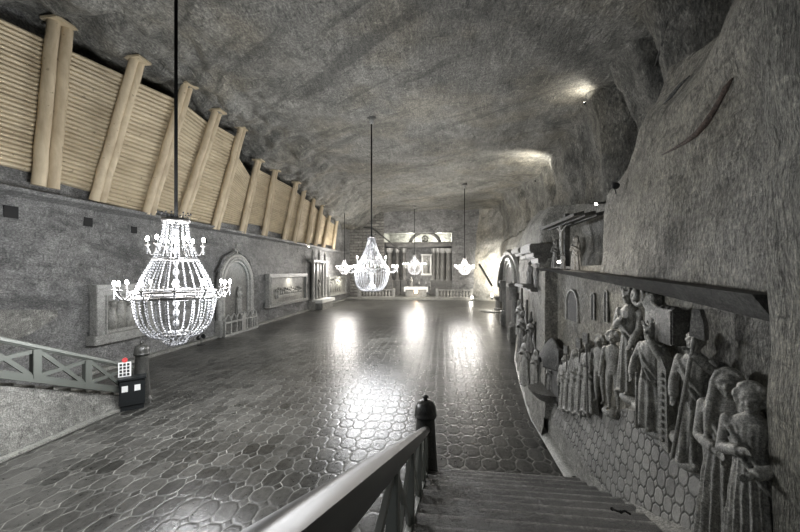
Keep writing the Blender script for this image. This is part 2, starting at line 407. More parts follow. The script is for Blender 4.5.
up_part('wall_right_middle', 0, 3/9, 34, M['rockR'], .16, .75)
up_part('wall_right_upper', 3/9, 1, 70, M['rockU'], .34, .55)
def low_fn(u, v):
    Y = 8.9+(u**1.4)*50; xb = lerp(XB, Y); z = -.05+v*(ZL(Y)+.1)
    return (xb+.14*(v-.5)-.1*(1-v)**4, Y, z)
struct(grid('wall_right_lower', low_fn, 220, 40, M['rockR'], .12, .9, 6, ax=(-1,0,0)))
# relief recess, near pillar
FT = [(2.5,2.1),(3.3,2.15),(3.9,2.15),(5.5,2.05),(6.4,1.6),(7.5,1.15),(9,1.0)]
def fe(Y): return lerp(FT, Y)
struct(grid('wall_right_relief', lambda u, v: (2.7-.02*v, 2.6+u*6.5, 1.0+v*(3.1)), 120, 60, M['rockR'], .05, 2.0, 5, ax=(-1,0,0)))
ED = [(2.4,1.65),(3.0,1.42),(4.33,.92),(5.85,.62),(7.85,.56),(9.2,.5)]
def pav(u, v):
    Y = 2.5+u*6.6; a = lerp(ED, Y); b = fe(Y)
    vv = v
    return (2.5+.16*sm(vv*.9)+(.1 if vv > .98 else 0), Y, a+(b-a)*vv)
struct(grid('wall_right_paving', pav, 120, 40, M['rtile'], .035, 1.5, 4, ax=(-1,0,0)))
SE = [(-1,.9),(2,1.25),(3.1,1.62),(4.2,1.92),(5.6,2.25),(7.0,2.5),(9.2,2.5)]    # right edge of the stairs
def stz(Y): return max(0, .4*(7.0-Y))
def skirt(u, v):
    Y = -1+u*10.4; x0 = lerp(SE, Y); a = lerp(ED, Y) if Y > 2.4 else 1.65+(2.4-Y)*.4; z0 = stz(Y)-.12
    a = max(a, z0+.25)
    return (x0+(2.52-x0)*v**.8, Y, z0+(a-z0)*v**1.15)
struct(grid('wall_right_plinth', skirt, 130, 24, M['stuccoL'], .05, 1.6, 5))
pl = grid('wall_right_pillar', lambda u, v: ((2.32 if u < .86 else 2.32+.5*(u-.86)/.14)+.03*math.sin(v*9), -3+u*6.85 if u < .86 else 2.891+(u-.86)*.9, -.2+v*13), 90, 130, M['rockP'], .06, 1.6, 6, ax=(-1,0,0)); struct(pl)
# dark slab over the relief (top of the recess)
sl = MB()
n = 60
vs = []
for i in range(n+1):
    Y = 2.96+i*(9.3-2.96)/n; z = ZL(Y)+.08; w = .03*noise.noise((Y*2, 0, 0)); th = lerp([(2.7,.22),(5,.15),(9.3,.06)], Y)
    x0 = 2.3+w; vs += [(x0, Y, z), (x0+.16, Y, z-th), (3.35, Y, z-th), (3.35, Y, z)]
fs = [(i*4+k, i*4+(k+1) % 4, i*4+4+(k+1) % 4, i*4+4+k) for i in range(n) for k in range(4)]+[(0,1,2,3), (n*4+3, n*4+2, n*4+1, n*4)]
sl.add(vs, fs); struct(sl.build('trim_2', M['dark']))
# kerb line at the foot of the right wall
def kerb(u, v):
    Y = 7.1+u*40; return (lerp(XB, Y)-.02-.2*(1-v), Y, .02+.1*math.sin(v*1.5))
struct(grid('baseboard_right', kerb, 90, 3, M['edge'], .02, 1, 3))

# far wall with the chancel opening
ox0, ox1, oz = onY(384, 271, YF+2).x, onY(452, 271, YF+2).x, onY(400, 233, YF+2).z
def wallbox(name, lo, hi, m): b = MB(); b.box(lo, hi); return struct(b.build(name, m))
wallbox('wall_back', (-15, YF+2, 0), (ox0, YF+2.6, 13), M['far'])
wallbox('wall_back_right', (ox1, YF+2, 0), (9, YF+2.6, 13), M['rockL'])
wallbox('wall_back_top', (ox0, YF+2, oz), (ox1, YF+2.6, 13), M['rockL'])
wallbox('wall_chancel_left', (ox0-.4, YF+2.6, 0), (ox0, YF+7.4, 10.5), M['rockL'])
wallbox('wall_chancel_right', (ox1, YF+2.6, 0), (ox1+.4, YF+7.4, 10.5), M['rockL'])
wallbox('wall_chancel_back', (ox0-.4, YF+7.4, 0), (ox1+.4, YF+7.8, 10.6), M['rockL'])
wallbox('wall_chancel_top', (ox0-.4, YF+2.6, oz+.3), (ox1+.4, YF+7.4, oz+.7), M['rockL'])
b = MB(); b.box((XL, YF, 0), (7.6, YF+8, .3), bev=.04); b.box((XL, YF-.35, 0), (7.3, YF+.1, .15), bev=.03); struct(b.build('floor_platform', M['edge']))
# sloping rock rib across the far left wall
b = MB(); a0 = onY(372, 228, YF+1.9); a1 = onY(400, 250, YF+1.9); b.tube([a0-Vector((2.6,0,-.1)), a0, a1], [.1,.12,.1], 6); struct(b.build('trim_3', M['dark'], smooth=True))
# right back buttress rock, lit from below
b0 = onY(478, 300, 46)
struct(grid('wall_back_buttress', lambda u, v: (b0.x-.3+u*6.0+v*.8, 50.8-u*6.5, v*12.8), 50, 60, M['rockR'], .5, .5, 6))

# ------------------------------------------------------------------ stairs where the camera stands
st = MB()
k = 0; Y = 7.0
while Y > -1.2:
    z = .16*(k+1); x1 = lerp(SE, Y-.2)+.45
    st.box((-.32, -1.6, z-.17), (x1, Y, z), bev=.045)
    Y -= .4; k += 1
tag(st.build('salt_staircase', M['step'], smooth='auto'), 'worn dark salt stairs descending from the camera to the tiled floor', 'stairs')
# left staircase
st = MB(); YS = 10.0
k = 0; Y = YS
while Y > -1:
    z = .168*(k+1); st.box((-13.7, -2, z-.17), (-9.45, Y, z)); Y -= .4; k += 1
tag(st.build('salt_staircase', M['stuccoL']), 'salt stairs behind the pale railing at the left wall', 'stairs')
def side(u, v):
    Y = -2+u*12.2; zt = max(.02, .42*(YS-Y)+.1); return (-9.38+.12*(1-v)**3, Y, -.02+v*zt)
struct(grid('wall_stair_left', side, 90, 30, M['stuccoL'], .05, 1.2, 5, ax=(1,0,0)))
b = MB(); b.box((-9.5,-2,0), (-9.1,9.6,.07), bev=.02); struct(b.build('baseboard_stair', M['edge']))
# salt parapet against the left wall
b = MB()
p0, p1, p2 = onX(-60, 309, -13.2), onX(54, 310, -13.2), onX(28, 333, -13.2)
b.prism([(p0.y, p0.z), (p1.y, p1.z), (p1.y, p1.z-.22), (p2.y, p2.z), (p0.y, p0.z-1.6)], 0, -13.9, -13.05)
struct(b.build('trim_4', M['stuccoL']))

# newel posts
def newel(loc, label, H=1.65):
    t = thing('newel_post', label, 'post', loc, 0, 'turned posts at the foot of the stairs')
    q = MB(); q.lathe([(.27,0),(.27,.12),(.24,.16),(.23,.25),(.2,.7),(.17,H-.42)], n=28); q.build('shaft', M['post'], t, 'auto')
    q = MB(); q.lathe([(.17,H-.42),(.2,H-.4),(.215,H-.36),(.2,H-.32),(.2,H-.28),(.19,H-.2),(.15,H-.12),(.07,H-.08)], n=28); q.build('cap', M['post'], t, 'auto')
    q = MB(); q.lathe([(.05,H-.09),(.035,H-.06),(.055,H-.03),(.05,H),(.02,H+.02)], n=16); q.build('finial', M['post'], t, True)
    return t
newel((-.33, 6.78, 0), 'dark turned post at the foot of the near stairs', 1.62)
newel((-9.1, 9.78, 0), 'dark turned post behind the black bin', 1.85)

# railings
def railing(name, label, X, Y0, Y1, zt0, zt1, drop, ys, mt, mp, big, th=.05, bw=.06, bh=.055, cw=.035):
    # top line from (Y0, zt0) to (Y1, zt1); posts at ys, with crossed boards between
    t = thing(name, label, 'railing', (X, Y0, 0))
    sl_ = (zt1-zt0)/(Y1-Y0)
    def zt(Y): return zt0+(Y-Y0)*sl_
    O = Vector((X, Y0, 0))
    q = MB(); q.v = []; prof_ = []
    w, h = big
    pr = [(-w, -h*.2), (-w*.95, h*.1), (-w*.7, h*.38), (-w*.2, h*.5), (w*.2, h*.5), (w*.7, h*.38), (w*.95, h*.1), (w, -h*.2), (w*.7, -h*.3), (w*.62, -h*.5), (-w*.62, -h*.5), (-w*.7, -h*.3)]
    vs = [(X+a-O.x, Y0-O.y, zt(Y0)+c-h*.5) for a, c in pr]+[(X+a-O.x, Y1-O.y, zt(Y1)+c-h*.5) for a, c in pr]
    m_ = len(pr)
    q.add(vs, [tuple(range(m_)), tuple(range(m_, 2*m_))]+[(i, (i+1) % m_, m_+(i+1) % m_, m_+i) for i in range(m_)])
    q.build('handrail', mt, t, 'auto')
    q = MB()
    def bar(ya, za, yb, zb, hw, hh, q):
        d = Vector((0, yb-ya, zb-za)).normalized(); nn = Vector((0, -d.z, d.y))*hh; xx = Vector((hw, 0, 0))
        A = Vector((0, ya-Y0, za)); B = Vector((0, yb-Y0, zb))
        q.add([A-xx-nn, A+xx-nn, A+xx+nn, A-xx+nn, B-xx-nn, B+xx-nn, B+xx+nn, B-xx+nn], [(0,1,2,3),(7,6,5,4),(0,4,5,1),(1,5,6,2),(2,6,7,3),(3,7,4,0)])
    bar(Y0, zt(Y0)-drop, Y1, zt(Y1)-drop, th, bh, q); q.build('bottom_rail', mp, t)
    for y in ys:
        q = MB(); q.box((-th-.01, y-Y0-bw, zt(y)-drop+.03), (th+.01, y-Y0+bw, zt(y)-h*.9), bev=.008); q.build('baluster', mp, t)
    for a, c in zip(ys, ys[1:]):
        q = MB(); bar(a+.05, zt(a)-drop+.06, c-.05, zt(c)-h-.02, th*.55, cw, q); bar(a+.05, zt(a)-h-.02, c-.05, zt(c)-drop+.06, th*.45, cw, q)
        q.build('crossed_boards', mp, t)
    return t
railing('stair_railing', 'dark glossy railing with crossed boards beside the near stairs', -.31, -1.0, 6.66, 4.195, 1.1, .88,
        [-.9, .7, 2.2, 3.4, 4.6, 5.65, 6.5], M['railD'], M['railP'], (.074, .14), .028, .07, .05, .03)
railing('stair_railing', 'pale grey green railing with crossed boards on the left stairs', -9.3, 2.2, 9.65, 4.52, 1.17, .8,
        [2.3, 3.5, 4.7, 5.9, 7.1, 8.29, 9.5], M['railL'], M['railL'], (.07, .13), .05, .09, .08, .045)

# litter bin with sign
t = thing('litter_bin', 'black litter bin with white pictograms below a paper sign', 'bin', (-9.0, 9.35, 0), math.radians(43))
q = MB(); q.box((-.3,-.2,.12), (.3,.2,.86), bev=.03); q.build('bin_body', M['black'], t, 'auto')
q = MB(); q.box((-.33,-.23,.86), (.33,.23,.93), bev=.02); q.build('lid', M['black'], t)
q = MB(); q.box((-.27,-.17,0), (.27,.17,.14)); q.build('base', M['black'], t)
for x in (-.17, .12):
    q = MB(); q.box((x-.07,-.212,.55), (x+.07,-.2,.72)); q.box((x-.03,-.216,.6), (x+.03,-.21,.66)); q.build('pictogram', M['paper'], t)
t = thing('paper_sign', 'white paper sign with small pictures standing on the black bin', 'sign', (-9.12, 9.22, .93), math.radians(43))
q = MB(); q.box((-.02,-.01,0), (.02,.01,.1)); q.build('stand', M['dmetal'], t)
q = MB(); q.box((-.15,-.02,.02), (.15,.0,.44)); q.build('sheet', M['paper'], t)
q = MB(); q.lathe([(.07,0),(.07,.012)], n=16, mx=Matrix.Translation((0,-.02,.5)) @ Matrix.Rotation(PI/2, 4, 'X')); q.build('prohibition_mark', M['red'], t)
q = MB()
for i in range(3):
    for j in range(4): q.box((-.12+i*.085, -.024, .05+j*.095), (-.06+i*.085, -.02, .12+j*.095))
q.build('printed_pictures', M['dmetal'], t)

# ------------------------------------------------------------------ timber lining on the left
ords = ['first','second','third','fourth','fifth','sixth','seventh','eighth','ninth','tenth','eleventh','twelfth','thirteenth']
for i, (b, tp) in enumerate(PB):
    lab = {0: 'thick pair of upright pine logs, leftmost in the photo', 12: 'last pair of pine logs, nearest the far wall'}.get(i, '%s pair of leaning pine logs counted from the left' % ords[i])
    t = thing('timber_prop', lab, 'timber prop', b, 0, 'log props along the timber lining')
    d = tp-b; sp = .30 if i == 0 else .27; r = .16 if i < 5 else .15
    if i == 0: r = .19; sp = .4
    for k_ in (0, 1):
        oo = Vector((.02*k_, (k_-.5)*sp, 0)); q = MB()
        nseg = 9; ps = [oo+d*(j/nseg)+Vector((.012*math.sin(j*1.7+i), .012*math.sin(j*2.3+k_), 0)) for j in range(nseg+1)]
        q.tube(ps, [r*(1.03-.12*j/nseg) for j in range(nseg+1)], 14); q.build('log', M['wood'], t, 'auto')
    q = MB(); q.box((d.x-.28, -sp/2-r, d.z-.02), (d.x+.35, sp/2+r, d.z+.06)); q.build('cap_board', M['board'], t)
bots = [.45,.35,.05,.35,.25,.5,.75,.5,.2,.2,.3,.4,.5,.5]; tops = [.75,.75,.8,.75,.6,1.5,.5,.5,.6,.6,.7,.7,.8]
YY = [PB[0][0].y-7.5]+[b.y for b, t_ in PB]
lean0 = [(b, tp) for b, tp in PB]
for i in range(len(PB)):
    ya, yb = YY[i], YY[i+1]
    b1, t1 = PB[i]; b0_, t0_ = PB[i-1] if i else (Vector((b1.x, ya, b1.z+.05)), Vector((t1.x-.25, ya, t1.z-.9)))
    q = MB()
    cut = 1.0 if i not in (5,) else 1.35
    nb = 30; N = nb*4
    def pt(s, w):
        bb = b0_.lerp(b1, w); tt = t0_.lerp(t1, w)
        H = tt-bb; lo = bots[i]/H.z; hi = 1-tops[i]/H.z*.75
        p = bb+H*(lo+(hi-lo)*s); return Vector((p.x-.24, ya+(yb-ya)*w, p.z))
    vs = []; fs = []; NWc = 8
    prof_b = [(0,-.07),(.16,.02),(.5,.05),(.86,.02)]
    for j in range(nb):
        for (a, o_) in prof_b:
            s = (j+a)/nb
            for w in range(NWc+1): vs.append(pt(s, w/NWc)+Vector((o_+.012*((j*7+i*3) % 3), 0, 0)))
    W1 = NWc+1; NR = len(vs)//W1
    for j in range(NR-1):
        for w in range(NWc): fs.append((W1*j+w, W1*j+w+1, W1*j+W1+w+1, W1*j+W1+w))
    base = len(vs); A = list(vs)                        # back sheet gives the lining its thickness
    vs += [Vector(A[w])+Vector((-.09,0,0)) for w in range(W1)]+[Vector(A[(NR-1)*W1+w])+Vector((-.09,0,0)) for w in range(W1)]
    for w in range(NWc):
        fs += [(base+w, base+w+1, base+W1+w+1, base+W1+w), (w, w+1, base+w+1, base+w), ((NR-1)*W1+w, (NR-1)*W1+w+1, base+W1+w+1, base+W1+w)]
    q.add(vs, fs)
    lab = 'horizontal pine slat lining left of the first log pair' if i == 0 else 'horizontal pine slat lining between the %s and %s log pairs' % (ords[i-1], ords[i])
    ob = q.build('slat_panel', M['board'], origin=(b1.x, ya, b1.z)); tag(ob, lab, 'wood panel', 'pine slat panels on the left')

# ------------------------------------------------------------------ chandeliers
def strand(q, path, bead, r):
    # octahedral beads spaced along a polyline
    P = [Vector(p) for p in path]; acc = 0
    for a, b in zip(P, P[1:]):
        L = (b-a).length; s = acc
        while s < L:
            c = a.lerp(b, s/L); q.add([c+Vector(v) for v in ((r,0,0),(-r,0,0),(0,r,0),(0,-r,0),(0,0,r*1.25),(0,0,-r*1.25))],
                                      [(0,2,4),(2,1,4),(1,3,4),(3,0,4),(2,0,5),(1,2,5),(3,1,5),(0,3,5)])
            s += bead
        acc = s-L
def curve(r0, z0, r1, z1, bulge, n=10):
    return [(r0+(r1-r0)*(i/n)+bulge*math.sin(PI*i/n), z0+(z1-z0)*(i/n)) for i in range(n+1)]
def qcurve(p0, c, p1, n=12):
    return [((1-t)**2*p0[0]+2*t*(1-t)*c[0]+t*t*p1[0], (1-t)**2*p0[1]+2*t*(1-t)*c[1]+t*t*p1[1]) for t in [i/n for i in range(n+1)]]
def chandelier(loc, label, tiers, hoops, arms, top, ctop, ns, bead, r, sc=1, drop=None):
    t = thing('chandelier', label, 'chandelier', loc, 0, 'crystal chandeliers')
    for (R, z, w) in hoops:
        q = MB(); q.ring((0,0,z), R, w, 40, 8, 1.3)
        q.build('hoop', M['metal'], t, True)
    for ti, (pth, nn) in enumerate(tiers):
        for k in range(nn):
            a = 2*PI*(k+.5*(ti % 2))/nn; q = MB()
            strand(q, [(p[0]*math.cos(a), p[0]*math.sin(a), p[1]) for p in pth], bead, r)
            q.build('crystal_strand', M['crystal'], t)
    R, z, w = hoops[0]
    q = MB()
    for k in range(16):
        a = 2*PI*k/16; q.add([(R*1.02*math.cos(a+e), R*1.02*math.sin(a+e), z) for e in (-.13,.13)]+[(R*1.12*math.cos(a), R*1.12*math.sin(a), z+.16*sc)], [(0,1,2)])
        q.ball((R*1.12*math.cos(a), R*1.12*math.sin(a), z+.17*sc), .022*sc, 6, 4)
    q.build('crown', M['dmetal'], t)
    q = MB(); q.tube([(0,0,hoops[-1][1]), (0,0,top)], .03*sc, 8); 
    for zz in [hoops[-1][1]+.25*sc*i for i in range(int((top-hoops[-1][1])/(.25*sc)))]: q.ball((0,0,zz), (.07*sc,.07*sc,.1*sc), 10, 6)
    q.build('stem', M['crystal'], t, True)
    # spokes so the hoops hang from the stem
    q = MB()
    for (R, z, w) in hoops:
        for k in range(4): q.tube([(0,0,z), (R*math.cos(k*PI/2), R*math.sin(k*PI/2), z)], .008, 5)
    q.build('spokes', M['dmetal'], t)
    for (R0, R1, z, n_, ph) in arms:
        for k in range(n_):
            a = 2*PI*(k+ph)/n_; q = MB()
            path = qcurve((R0, z-.05*sc), ((R0+R1)/2, z-.42*sc), (R1, z-.02*sc), 9)
            q.tube([(p[0]*math.cos(a), p[0]*math.sin(a), p[1]) for p in path], .012*sc+.004, 6)
            x, y = R1*math.cos(a), R1*math.sin(a)
            q.lathe([(.02*sc,z-.04*sc),(.07*sc,z),(.06*sc,z+.01*sc)], (x,y,0), 10)
            ar = q.build('arm', M['metal'], t, 'auto')
            q = MB(); q.lathe([(.016*sc,z),(.016*sc,z+.1*sc)], (x,y,0), 8); q.build('candle', M['wax'], ar)
            q = MB(); q.ball((x,y,z+.145*sc), (.036*sc,.036*sc,.06*sc), 8, 6); q.build('bulb', M['bulb'], ar, True)
            q = MB(); strand(q, [(x, y, z-.05*sc), (x, y, z-.24*sc)], .05*sc, .02*sc)
            q.build('pendant', M['crystal'], ar)
    # cable to the ceiling, rose
    cz = ctop-loc[2]
    q = MB(); q.tube([(0,0,top-.02), (0,0,cz)], .04 if sc == 1 else .035, 8); q.build('cable', M['cable'], t, True)
    q = MB(); q.lathe([(.05,cz-.35),(.12,cz-.32),(.16,cz-.12),(.2,cz)], n=16); q.build('ceiling_rose', M['frame'], t, True)
    q = MB(); q.lathe([(.2,cz-.04),(.27,cz),(.27,cz+.3)], n=16); q.build('rose_cap', M['dark'], t)
    return t
def at(px, py, d):      # point at camera depth d
    r = ray(px, py); return Vector((r.x*d, r.y*d, EYE+r.z*d))
# near one: three tiers of strands
c1 = at(176, 271, 8.6)
T1 = [(curve(.25, 5.18-4, .46, 4.3-4, -.04), 15), (curve(.48, 4.26-4, .84, 3.42-4, .03), 24), (qcurve((.86, 3.3-4), (.8, 2.45-4), (.34, 2.42-4)), 28), (curve(.36,-1.58,.36,-1.62,0,1), 2)]
T1[3] = (qcurve((.34, -1.5), (.2, -1.9), (.0, -1.72)), 14)
chandelier(c1, 'largest and nearest crystal chandelier, in front of the left wall', T1,
           [(.28,1.22,.035),(.48,.28,.022),(.86,-.62,.03),(.88,-.48,.018),(.35,-1.52,.022)],
           [(.86,1.18,-.42,12,.25),(.4,.58,.62,6,.5)], 1.34, 12.62, 20, .068, .028)
# middle one: tall cone over a basket
c2 = at(371.5, 271, 20.0)
T2 = [(qcurve((.2, 1.85), (.3, 1.0), (.93, .22)), 24), (qcurve((.97, .12), (1.0, -1.0), (.42, -1.12)), 36), (qcurve((.42, -1.12), (.2, -.95), (.0, -.5)), 14)]
H2 = [(.22,1.88,.03),(.62,.62,.015),(.97,.16,.03),(.97,.0,.02),(.42,-1.12,.02)]
chandelier(c2, 'crystal chandelier on a long cable in the middle of the hall', T2, H2, [(.97,1.45,.12,12,.1),(.55,.8,.62,6,.3)], 1.95, 12.62, 24, .075, .03)
def small(px, py, d, label, sc, seed):
    T = [(qcurve((.12*sc, .95*sc), (.2*sc, .5*sc), (.6*sc, .1*sc)), 14), (qcurve((.6*sc, .05*sc), (.62*sc, -.7*sc), (.15*sc, -.75*sc)), 18)]
    H = [(.14*sc,.96*sc,.025),(.6*sc,.08*sc,.02),(.16*sc,-.75*sc,.02)]
    return chandelier(at(px, py, d), label, T, H, [(.6*sc,1.0*sc,.05*sc,8,seed)], 1.0*sc, 12.6, 14, .11, .035, sc)
small(344.5, 268, 41, 'small far crystal chandelier, left of the middle one', .95, .1)
small(414.5, 266, 47.0, 'far crystal chandelier hanging in front of the altar', 1.5, .3)
small(464.5, 267.5, 35.5, 'small crystal chandelier hanging near the right rock wall', .95, .2)

# ------------------------------------------------------------------ lights
def point(loc, e, r=.3, col=(1,.93,.84)):
    l = bpy.data.lights.new('lamp_light', 'POINT'); l.energy = e; l.shadow_soft_size = r; l.color = col
    o = bpy.data.objects.new('lamp_light', l); COL.objects.link(o); o.location = loc; return o
def spot(loc, tgt, e, ang=60, r=.1, col=(1,.95,.86), blend=.6):
    l = bpy.data.lights.new('lamp_light', 'SPOT'); l.energy = e; l.shadow_soft_size = r; l.color = col
    l.spot_size = math.radians(ang); l.spot_blend = blend
    o = bpy.data.objects.new('lamp_light', l); COL.objects.link(o); o.location = loc
    o.rotation_euler = (Vector(tgt)-Vector(loc)).to_track_quat('-Z', 'Y').to_euler(); return o
KE = 1.0
CW = (.97,.98,1.0)
for (dx, dy) in ((.95,0),(-.48,.82),(-.48,-.82)):
    point(c1+Vector((dx*1.15,dy*1.15,-.25)), 420*KE, .12, CW); point(c2+Vector((dx*1.3,dy*1.3,.25)), 620*KE, .22, CW)
point(c1+Vector((0,0,.75)), 260*KE, .25, CW); point(c1+Vector((.1,.1,-.9)), 160*KE, .3, CW)
point(c2+Vector((.1,0,-.5)), 260*KE, .5, CW)
for (px, py, d, e) in ((344.5, 268, 41, 1500), (414.5, 266, 47, 1700), (464.5, 267.5, 35.5, 1500)):
    c = at(px, py, d)+Vector((0,0,.12)); point(c+Vector((.7,-.2,0)), e*.5*KE, .45, (1,.95,.9)); point(c+Vector((-.7,.2,0)), e*.5*KE, .45, (1,.95,.9))
W = bpy.data.worlds.new('world'); S.world = W; W.use_nodes = True
W.node_tree.nodes['Background'].inputs[0].default_value = (.9,.95,1,1); W.node_tree.nodes['Background'].inputs[1].default_value = .22  # dim ambient fill added, enters where the shell is open behind the camera

# @@DB
# ------------------------------------------------------------------ carved figures
def limb(q, pts, rs, n=10):
    q.tube(pts, rs, n)
    for p, r in zip(pts, rs): q.ball(p, r*.98, 10, 6)
def figure(H, robe=True, arms=(), hair='short', beard=False, folds=9, turn=0, bend=0, wide=1.0, book=None):
    q = MB(); h = H
    if robe:
        q.loft([(0,0,0,.135*h*wide,.10*h,1),(.02*h,0,0,.14*h*wide,.105*h,1),(.2*h,0,0,.125*h*wide,.095*h,1),(.4*h,0,.0,.11*h*wide,.085*h,.8),(.56*h,0,0,.092*h*wide,.072*h,.45),
                (.64*h,0,0,.088*h*wide,.066*h,.3),(.73*h,0,0,.105*h*wide,.072*h,.25),(.79*h,0,0,.118*h*wide,.066*h,.1),(.825*h,0,0,.085*h*wide,.05*h),(.85*h,0,0,.034*h,.034*h)], 72, folds, .2, turn)
        for sx in (-1, 1): q.ball((sx*.05*h, -.10*h, .015*h), (.03*h,.055*h,.02*h), 8, 5)
        # sash folds over the front
        q.tube([(-.1*h,-.04*h,.76*h),(-.03*h,-.085*h,.66*h),(.06*h,-.085*h,.56*h),(.1*h,-.05*h,.5*h)], .014*h, 6)
        q.tube([(-.09*h,-.05*h,.7*h),(-.02*h,-.09*h,.59*h),(.06*h,-.095*h,.48*h),(.11*h,-.05*h,.42*h)], .012*h, 6)
    else:
        q.loft([(.46*h,0,0,.07*h,.05*h),(.50*h,0,0,.088*h,.062*h),(.55*h,0,0,.082*h,.056*h),(.62*h,0,-.005*h,.072*h,.05*h),(.70*h,0,-.005*h,.088*h,.058*h),(.77*h,0,0,.105*h,.056*h),(.815*h,0,0,.09*h,.045*h),(.85*h,0,0,.034*h,.034*h)], 24)
        for sx in (-1, 1):
            limb(q, [(sx*.045*h,0,.5*h),(sx*.052*h,-.015*h,.28*h),(sx*.055*h,.01*h,.05*h)], [.052*h,.036*h,.021*h])
            q.ball((sx*.055*h,-.008*h,.2*h), (.03*h,.03*h,.07*h), 8, 6)
            limb(q, [(sx*.055*h,.015*h,.02*h),(sx*.062*h,-.055*h,.012*h)], [.02*h,.016*h])
    limb(q, [(0,.005*h,.8*h),(0,-.008*h+bend*.3*h,.885*h)], [.036*h,.030*h])
    hx, hy, hz = turn*.02*h, -.012*h+bend*h, .93*h
    q.ball((hx,hy,hz), (.052*h,.062*h,.070*h), 16, 12); q.ball((hx,hy-.022*h,hz-.038*h), (.034*h,.034*h,.032*h), 12, 8)
    q.tube([(hx,hy-.056*h,hz+.016*h),(hx,hy-.076*h,hz-.014*h),(hx,hy-.06*h,hz-.018*h)], [.011*h,.018*h,.011*h], 6)
    for sx in (-1, 1):
        q.tube([(hx+sx*.006*h,hy-.058*h,hz+.016*h),(hx+sx*.026*h,hy-.055*h,hz+.02*h),(hx+sx*.042*h,hy-.035*h,hz+.012*h)], .011*h, 6)   # brow
        q.ball((hx+sx*.022*h,hy-.052*h,hz+.002*h), (.010*h,.006*h,.006*h), 8, 5)
        q.ball((hx+sx*.026*h,hy-.043*h,hz-.022*h), (.015*h,.014*h,.016*h), 8, 5)
        q.ball((hx+sx*.053*h,hy+.005*h,hz-.004*h), (.008*h,.014*h,.02*h), 8, 5)
    q.ball((hx,hy-.056*h,hz-.036*h), (.016*h,.009*h,.006*h), 8, 5); q.ball((hx,hy-.05*h,hz-.056*h), (.014*h,.012*h,.011*h), 8, 5)
    R = random.Random(int(H*1000)+folds)
    if hair in ('short','curly','bushy'):
        k = {'short':(.012,.058,30), 'curly':(.022,.066,60), 'bushy':(.03,.07,60)}[hair]
        q.ball((hx,hy+.016*h,hz+.016*h), (k[1]*h,.062*h,(k[1]+.008)*h), 14, 10)
        for _ in range(k[2]):
            a = R.uniform(-.35, PI+.35); b = R.uniform(-.5, 1.5); rr = k[1]*h
            q.ball((hx+rr*math.cos(a)*math.cos(b), hy+.012*h+rr*math.sin(a)*math.cos(b), hz+.018*h+(k[1]+.006)*h*math.sin(b)), k[0]*h*R.uniform(.8,1.2), 6, 4)
    if hair == 'hood':
        q.ball((hx,hy+.022*h,hz+.01*h), (.072*h,.066*h,.082*h), 16, 10)
        for sx in (-1, 1):
            q.tube([(hx,hy-.01*h,hz+.08*h),(hx+sx*.045*h,hy-.012*h,hz+.058*h),(hx+sx*.062*h,hy-.006*h,hz),(hx+sx*.066*h,hy-.008*h,hz-.07*h),(sx*.075*h,-.055*h,.77*h),(sx*.085*h,-.075*h,.6*h)], [.014*h,.018*h,.022*h,.026*h,.03*h,.012*h], 8)
        q.loft([(.4*h,0,.04*h,.12*h,.06*h),(.66*h,0,.03*h,.13*h,.065*h),(.8*h,0,.02*h,.115*h,.06*h),(.88*h,0,.02*h,.075*h,.05*h),(.95*h,0,.02*h,.06*h,.045*h)], 16)
    if hair == 'helmet':
        q.ball((hx,hy+.006*h,hz+.03*h), (.062*h,.07*h,.058*h), 14, 8); q.tube([(hx,hy-.08*h,hz+.03*h),(hx,hy-.02*h,hz+.095*h),(hx,hy+.075*h,hz+.05*h)], [.01*h,.016*h,.01*h], 6)
        q.ring((hx,hy,hz+.022*h), .064*h, .009*h, 16, 5)
    if hair == 'crown':
        q.ball((hx,hy+.016*h,hz+.012*h), (.06*h,.062*h,.07*h), 14, 10); q.ring((hx,hy+.006*h,hz+.045*h), .058*h, .013*h, 16, 6)
        for k in range(7):
            a = 2*PI*k/7; q.tube([(hx+.058*h*math.cos(a),hy+.058*h*math.sin(a),hz+.045*h),(hx+.07*h*math.cos(a),hy+.07*h*math.sin(a),hz+.1*h)], [.016*h,.009*h], 6)
    if beard:
        q.loft([(hz-.125*h,hx,hy-.03*h,.014*h,.012*h),(hz-.085*h,hx,hy-.035*h,.03*h,.022*h),(hz-.045*h,hx,hy-.03*h,.042*h,.03*h),(hz-.02*h,hx,hy-.02*h,.044*h,.03*h)], 12, 5, .15, 0)
    for (sx, el, ha) in arms:
        S_ = (sx*.108*h, 0, .785*h); E = tuple(a*h for a in el); Hd = tuple(a*h for a in ha)
        r0, r1, r2 = ((.036,.03,.024) if robe else (.034,.026,.018))
        limb(q, [S_, E, Hd], [r0*h, r1*h, r2*h])
        if robe: q.tube([E, tuple((a+b_)/2 for a, b_ in zip(E, Hd)), (Hd[0], Hd[1], Hd[2])], [.031*h,.036*h,.033*h], 10)
        d = (Vector(Hd)-Vector(E)).normalized(); P = Vector(Hd)+d*.028*h
        q.ball(tuple(P), (.022*h,.02*h,.024*h), 8, 6)
        side = d.cross(Vector((0,1,0))); side = side.normalized() if side.length > .1 else Vector((1,0,0))
        for k in range(4):
            o_ = side*(k-1.5)*.011*h; f0 = P+o_+d*.015*h; L = (.03,.036,.034,.026)[k]*h
            q.tube([f0, f0+d*L*.6+Vector((0,-.004*h,0)), f0+d*L+Vector((0,-.016*h,0))], [.0062*h,.0055*h,.0045*h], 6)
        th = P-side*.02*h; q.tube([P-side*.008*h, th, th+d*.022*h], [.008*h,.007*h,.005*h], 6)
    return q
def carve(q, name, m, parent, H, vox=.012):
    o = q.build(name, m, parent, True)
    r = o.modifiers.new('remesh', 'REMESH'); r.mode = 'VOXEL'; r.voxel_size = max(H*vox, .009); r.use_smooth_shade = True
    s_ = o.modifiers.new('smooth', 'SMOOTH'); s_.factor = .5; s_.iterations = 1
    return o
FAC = -PI/2
